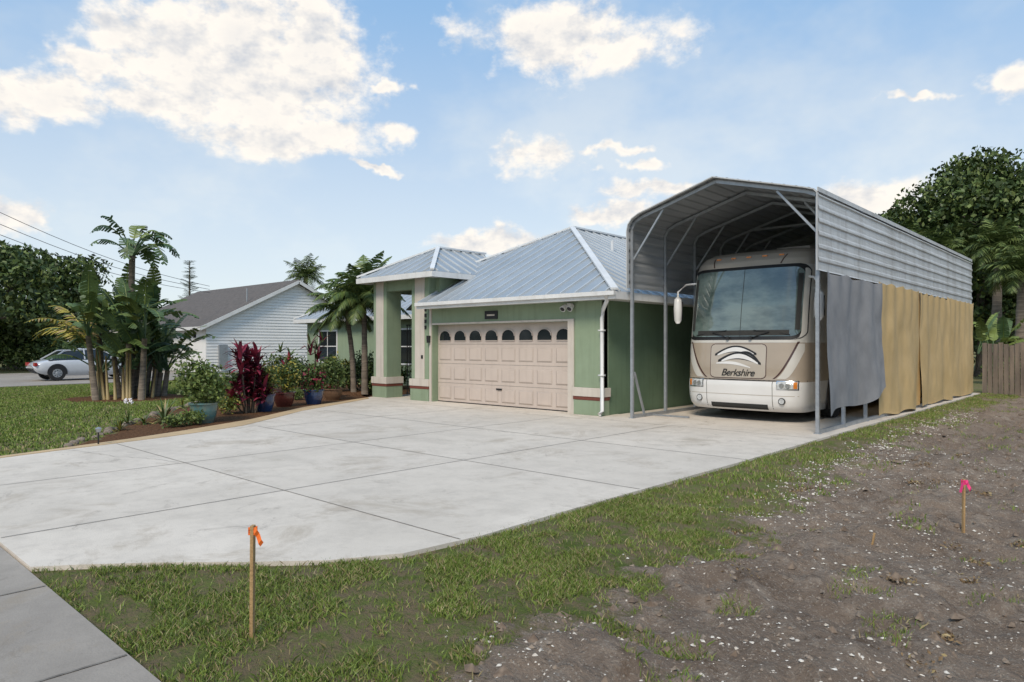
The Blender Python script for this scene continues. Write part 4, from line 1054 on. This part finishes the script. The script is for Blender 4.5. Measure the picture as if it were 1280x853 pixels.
# ---------------- world ----------------
SUN_EL=math.radians(46); sx_,sy_=0.42,-0.907
wd=bpy.data.worlds.new("World"); S.world=wd; wd.use_nodes=True; nt=wd.node_tree; nt.nodes.clear()
out=N(nt,'ShaderNodeOutputWorld'); bg=N(nt,'ShaderNodeBackground'); bg.inputs['Strength'].default_value=0.15
sky=N(nt,'ShaderNodeTexSky'); sky.sky_type='NISHITA'; sky.sun_disc=False; sky.sun_elevation=SUN_EL; sky.sun_rotation=math.atan2(sx_,sy_); sky.air_density=1.0; sky.dust_density=0.5; sky.ozone_density=1.0
nt.links.new(sky.outputs[0],bg.inputs['Color'])
tc=N(nt,'ShaderNodeTexCoord'); dirv=tc.outputs['Generated']
def vm(op,a,b_=None,c_=None):
    n=N(nt,'ShaderNodeVectorMath',operation=op)
    for i,v in enumerate((a,b_,c_)):
        if v is None: continue
        if isinstance(v,tuple): n.inputs[i].default_value=v
        else: nt.links.new(v,n.inputs[i])
    return n
def mm(op,a,b_=0.0,clamp=False):
    n=N(nt,'ShaderNodeMath',operation=op); n.use_clamp=clamp
    for i,v in enumerate((a,b_)):
        if isinstance(v,(int,float)): n.inputs[i].default_value=float(v)
        else: nt.links.new(v,n.inputs[i])
    return n.outputs[0]
Lc=vm('DOT_PRODUCT',dirv,(RX,RY,0)).outputs['Value']; Dc=vm('DOT_PRODUCT',dirv,(-RY,RX,0)).outputs['Value']
spz=N(nt,'ShaderNodeSeparateXYZ'); nt.links.new(dirv,spz.inputs[0])
az=mm('ARCTAN2',Lc,Dc); el=mm('ARCSINE',spz.outputs['Z'])
cb=N(nt,'ShaderNodeCombineXYZ'); nt.links.new(az,cb.inputs[0]); nt.links.new(el,cb.inputs[1]); P0=cb.outputs[0]
wn=N(nt,'ShaderNodeTexNoise'); wn.inputs['Scale'].default_value=13; wn.inputs['Detail'].default_value=4; wn.inputs['Roughness'].default_value=.6; nt.links.new(P0,wn.inputs['Vector'])
wv=vm('SUBTRACT',wn.outputs['Color'],(.5,.5,.5)); PW=vm('MULTIPLY_ADD',wv.outputs[0],(.14,.075,0),P0).outputs[0]
blobs=[(225,66,80,52),(300,45,105,64),(390,68,80,66),(310,105,155,55),(150,45,60,26),(110,78,55,16),(190,128,50,14),(345,170,108,20),(405,160,60,16),(497,165,32,15),
 (50,112,70,26),(0,118,50,34),(705,50,118,34),(675,196,54,17),(765,183,36,8),(795,203,28,7),(610,304,64,14),(825,236,58,12),(762,263,44,12),
 (1085,245,78,21),(1275,98,46,22),(12,268,48,22),(465,205,26,5),(480,108,26,9),(1150,125,45,5)]
lnk=None
for (x,y,rx,ry) in blobs:
    q=math.hypot(867,x-640); a0=math.atan2(x-640,867); e0=math.atan2(431-y,q)
    ra=1.2*rx*867/(q*q); re=1.2*ry/q
    v=vm('MULTIPLY_ADD',PW,(1/ra,1/re,0),(-a0/ra,-e0/re,0)); l=vm('LENGTH',v.outputs[0]).outputs['Value']
    lnk=l if lnk is None else mm('MINIMUM',lnk,l)
m0=mm('MAXIMUM',mm('SUBTRACT',1.0,lnk),-0.9)
def cn(off,sc=13.0,dt=7,ro=0.62):
    v=vm('MULTIPLY_ADD',P0,(1.0,1.5,1),off); n=N(nt,'ShaderNodeTexNoise'); n.inputs['Scale'].default_value=sc; n.inputs['Detail'].default_value=dt; n.inputs['Roughness'].default_value=ro
    nt.links.new(v.outputs[0],n.inputs['Vector']); return n.outputs['Fac']
n1=cn((0,0,3.1)); n2=cn((-0.008,0.026,3.1),dt=4)
dn=mm('ADD',mm('MULTIPLY',m0,1.4),mm('MULTIPLY',mm('SUBTRACT',n1,0.44),3.2))
sm=N(nt,'ShaderNodeMapRange',interpolation_type='SMOOTHSTEP'); sm.inputs['From Min'].default_value=-0.05; sm.inputs['From Max'].default_value=0.95; nt.links.new(dn,sm.inputs['Value'])
dens=sm.outputs['Result']
lit=mm('ADD',mm('MULTIPLY',mm('SUBTRACT',n1,n2),3.6),0.84,True)
thick=N(nt,'ShaderNodeMapRange'); thick.inputs['From Min'].default_value=0.9; thick.inputs['From Max'].default_value=2.1; thick.inputs['To Max'].default_value=0.32; nt.links.new(dn,thick.inputs['Value'])
lit=mm('SUBTRACT',lit,thick.outputs['Result'],True)
cr=N(nt,'ShaderNodeMix',data_type='RGBA'); cr.inputs['A'].default_value=(0.60,0.64,0.71,1); cr.inputs['B'].default_value=(1.05,0.99,0.91,1); nt.links.new(lit,cr.inputs['Factor'])
bc2=N(nt,'ShaderNodeBackground'); bc2.inputs['Strength'].default_value=1.0; nt.links.new(cr.outputs['Result'],bc2.inputs['Color'])
hr=N(nt,'ShaderNodeMapRange',interpolation_type='SMOOTHSTEP'); hr.inputs['From Min'].default_value=0.04; hr.inputs['From Max'].default_value=0.56; nt.links.new(el,hr.inputs['Value'])
ci=cn((4,1,9),3.0,5,0.6); cim=N(nt,'ShaderNodeMapRange',interpolation_type='SMOOTHSTEP'); cim.inputs['From Min'].default_value=0.42; cim.inputs['From Max'].default_value=0.70; cim.inputs['To Max'].default_value=0.45; nt.links.new(ci,cim.inputs['Value'])
hm=N(nt,'ShaderNodeMix',data_type='RGBA'); hm.inputs['A'].default_value=(0.76,0.84,0.90,1); hm.inputs['B'].default_value=(0.27,0.52,0.86,1); nt.links.new(mm('SUBTRACT',hr.outputs['Result'],cim.outputs['Result'],True),hm.inputs['Factor'])
bh=N(nt,'ShaderNodeBackground'); bh.inputs['Strength'].default_value=1.0; nt.links.new(hm.outputs['Result'],bh.inputs['Color'])
ms1=N(nt,'ShaderNodeMixShader'); ms1.inputs[0].default_value=0.8; nt.links.new(bg.outputs[0],ms1.inputs[1]); nt.links.new(bh.outputs[0],ms1.inputs[2])
ms2=N(nt,'ShaderNodeMixShader'); nt.links.new(dens,ms2.inputs[0]); nt.links.new(ms1.outputs[0],ms2.inputs[1]); nt.links.new(bc2.outputs[0],ms2.inputs[2])
nt.links.new(ms2.outputs[0],out.inputs['Surface'])

sl=bpy.data.lights.new('sun','SUN'); sl.energy=3.0; sl.angle=math.radians(18); sl.color=(1,0.89,0.74)
so=bpy.data.objects.new('sun',sl); S.collection.objects.link(so)
sv=Vector((sx_*math.cos(SUN_EL),sy_*math.cos(SUN_EL),math.sin(SUN_EL))); so.rotation_euler=sv.to_track_quat('Z','Y').to_euler()

cam=bpy.data.cameras.new('camera'); co=bpy.data.objects.new('camera',cam); S.collection.objects.link(co)
cam.sensor_width=36; cam.lens=36*F_PX/1280; cam.shift_y=(HOR-426.5)/1280; cam.clip_end=5000; cam.clip_start=.05
co.location=(0,0,H); fwd=Vector((-RY,RX,0)); co.rotation_euler=fwd.to_track_quat('-Z','Y').to_euler()
S.camera=co
S.view_settings.view_transform='Standard'; S.view_settings.look='None'; S.view_settings.exposure=0
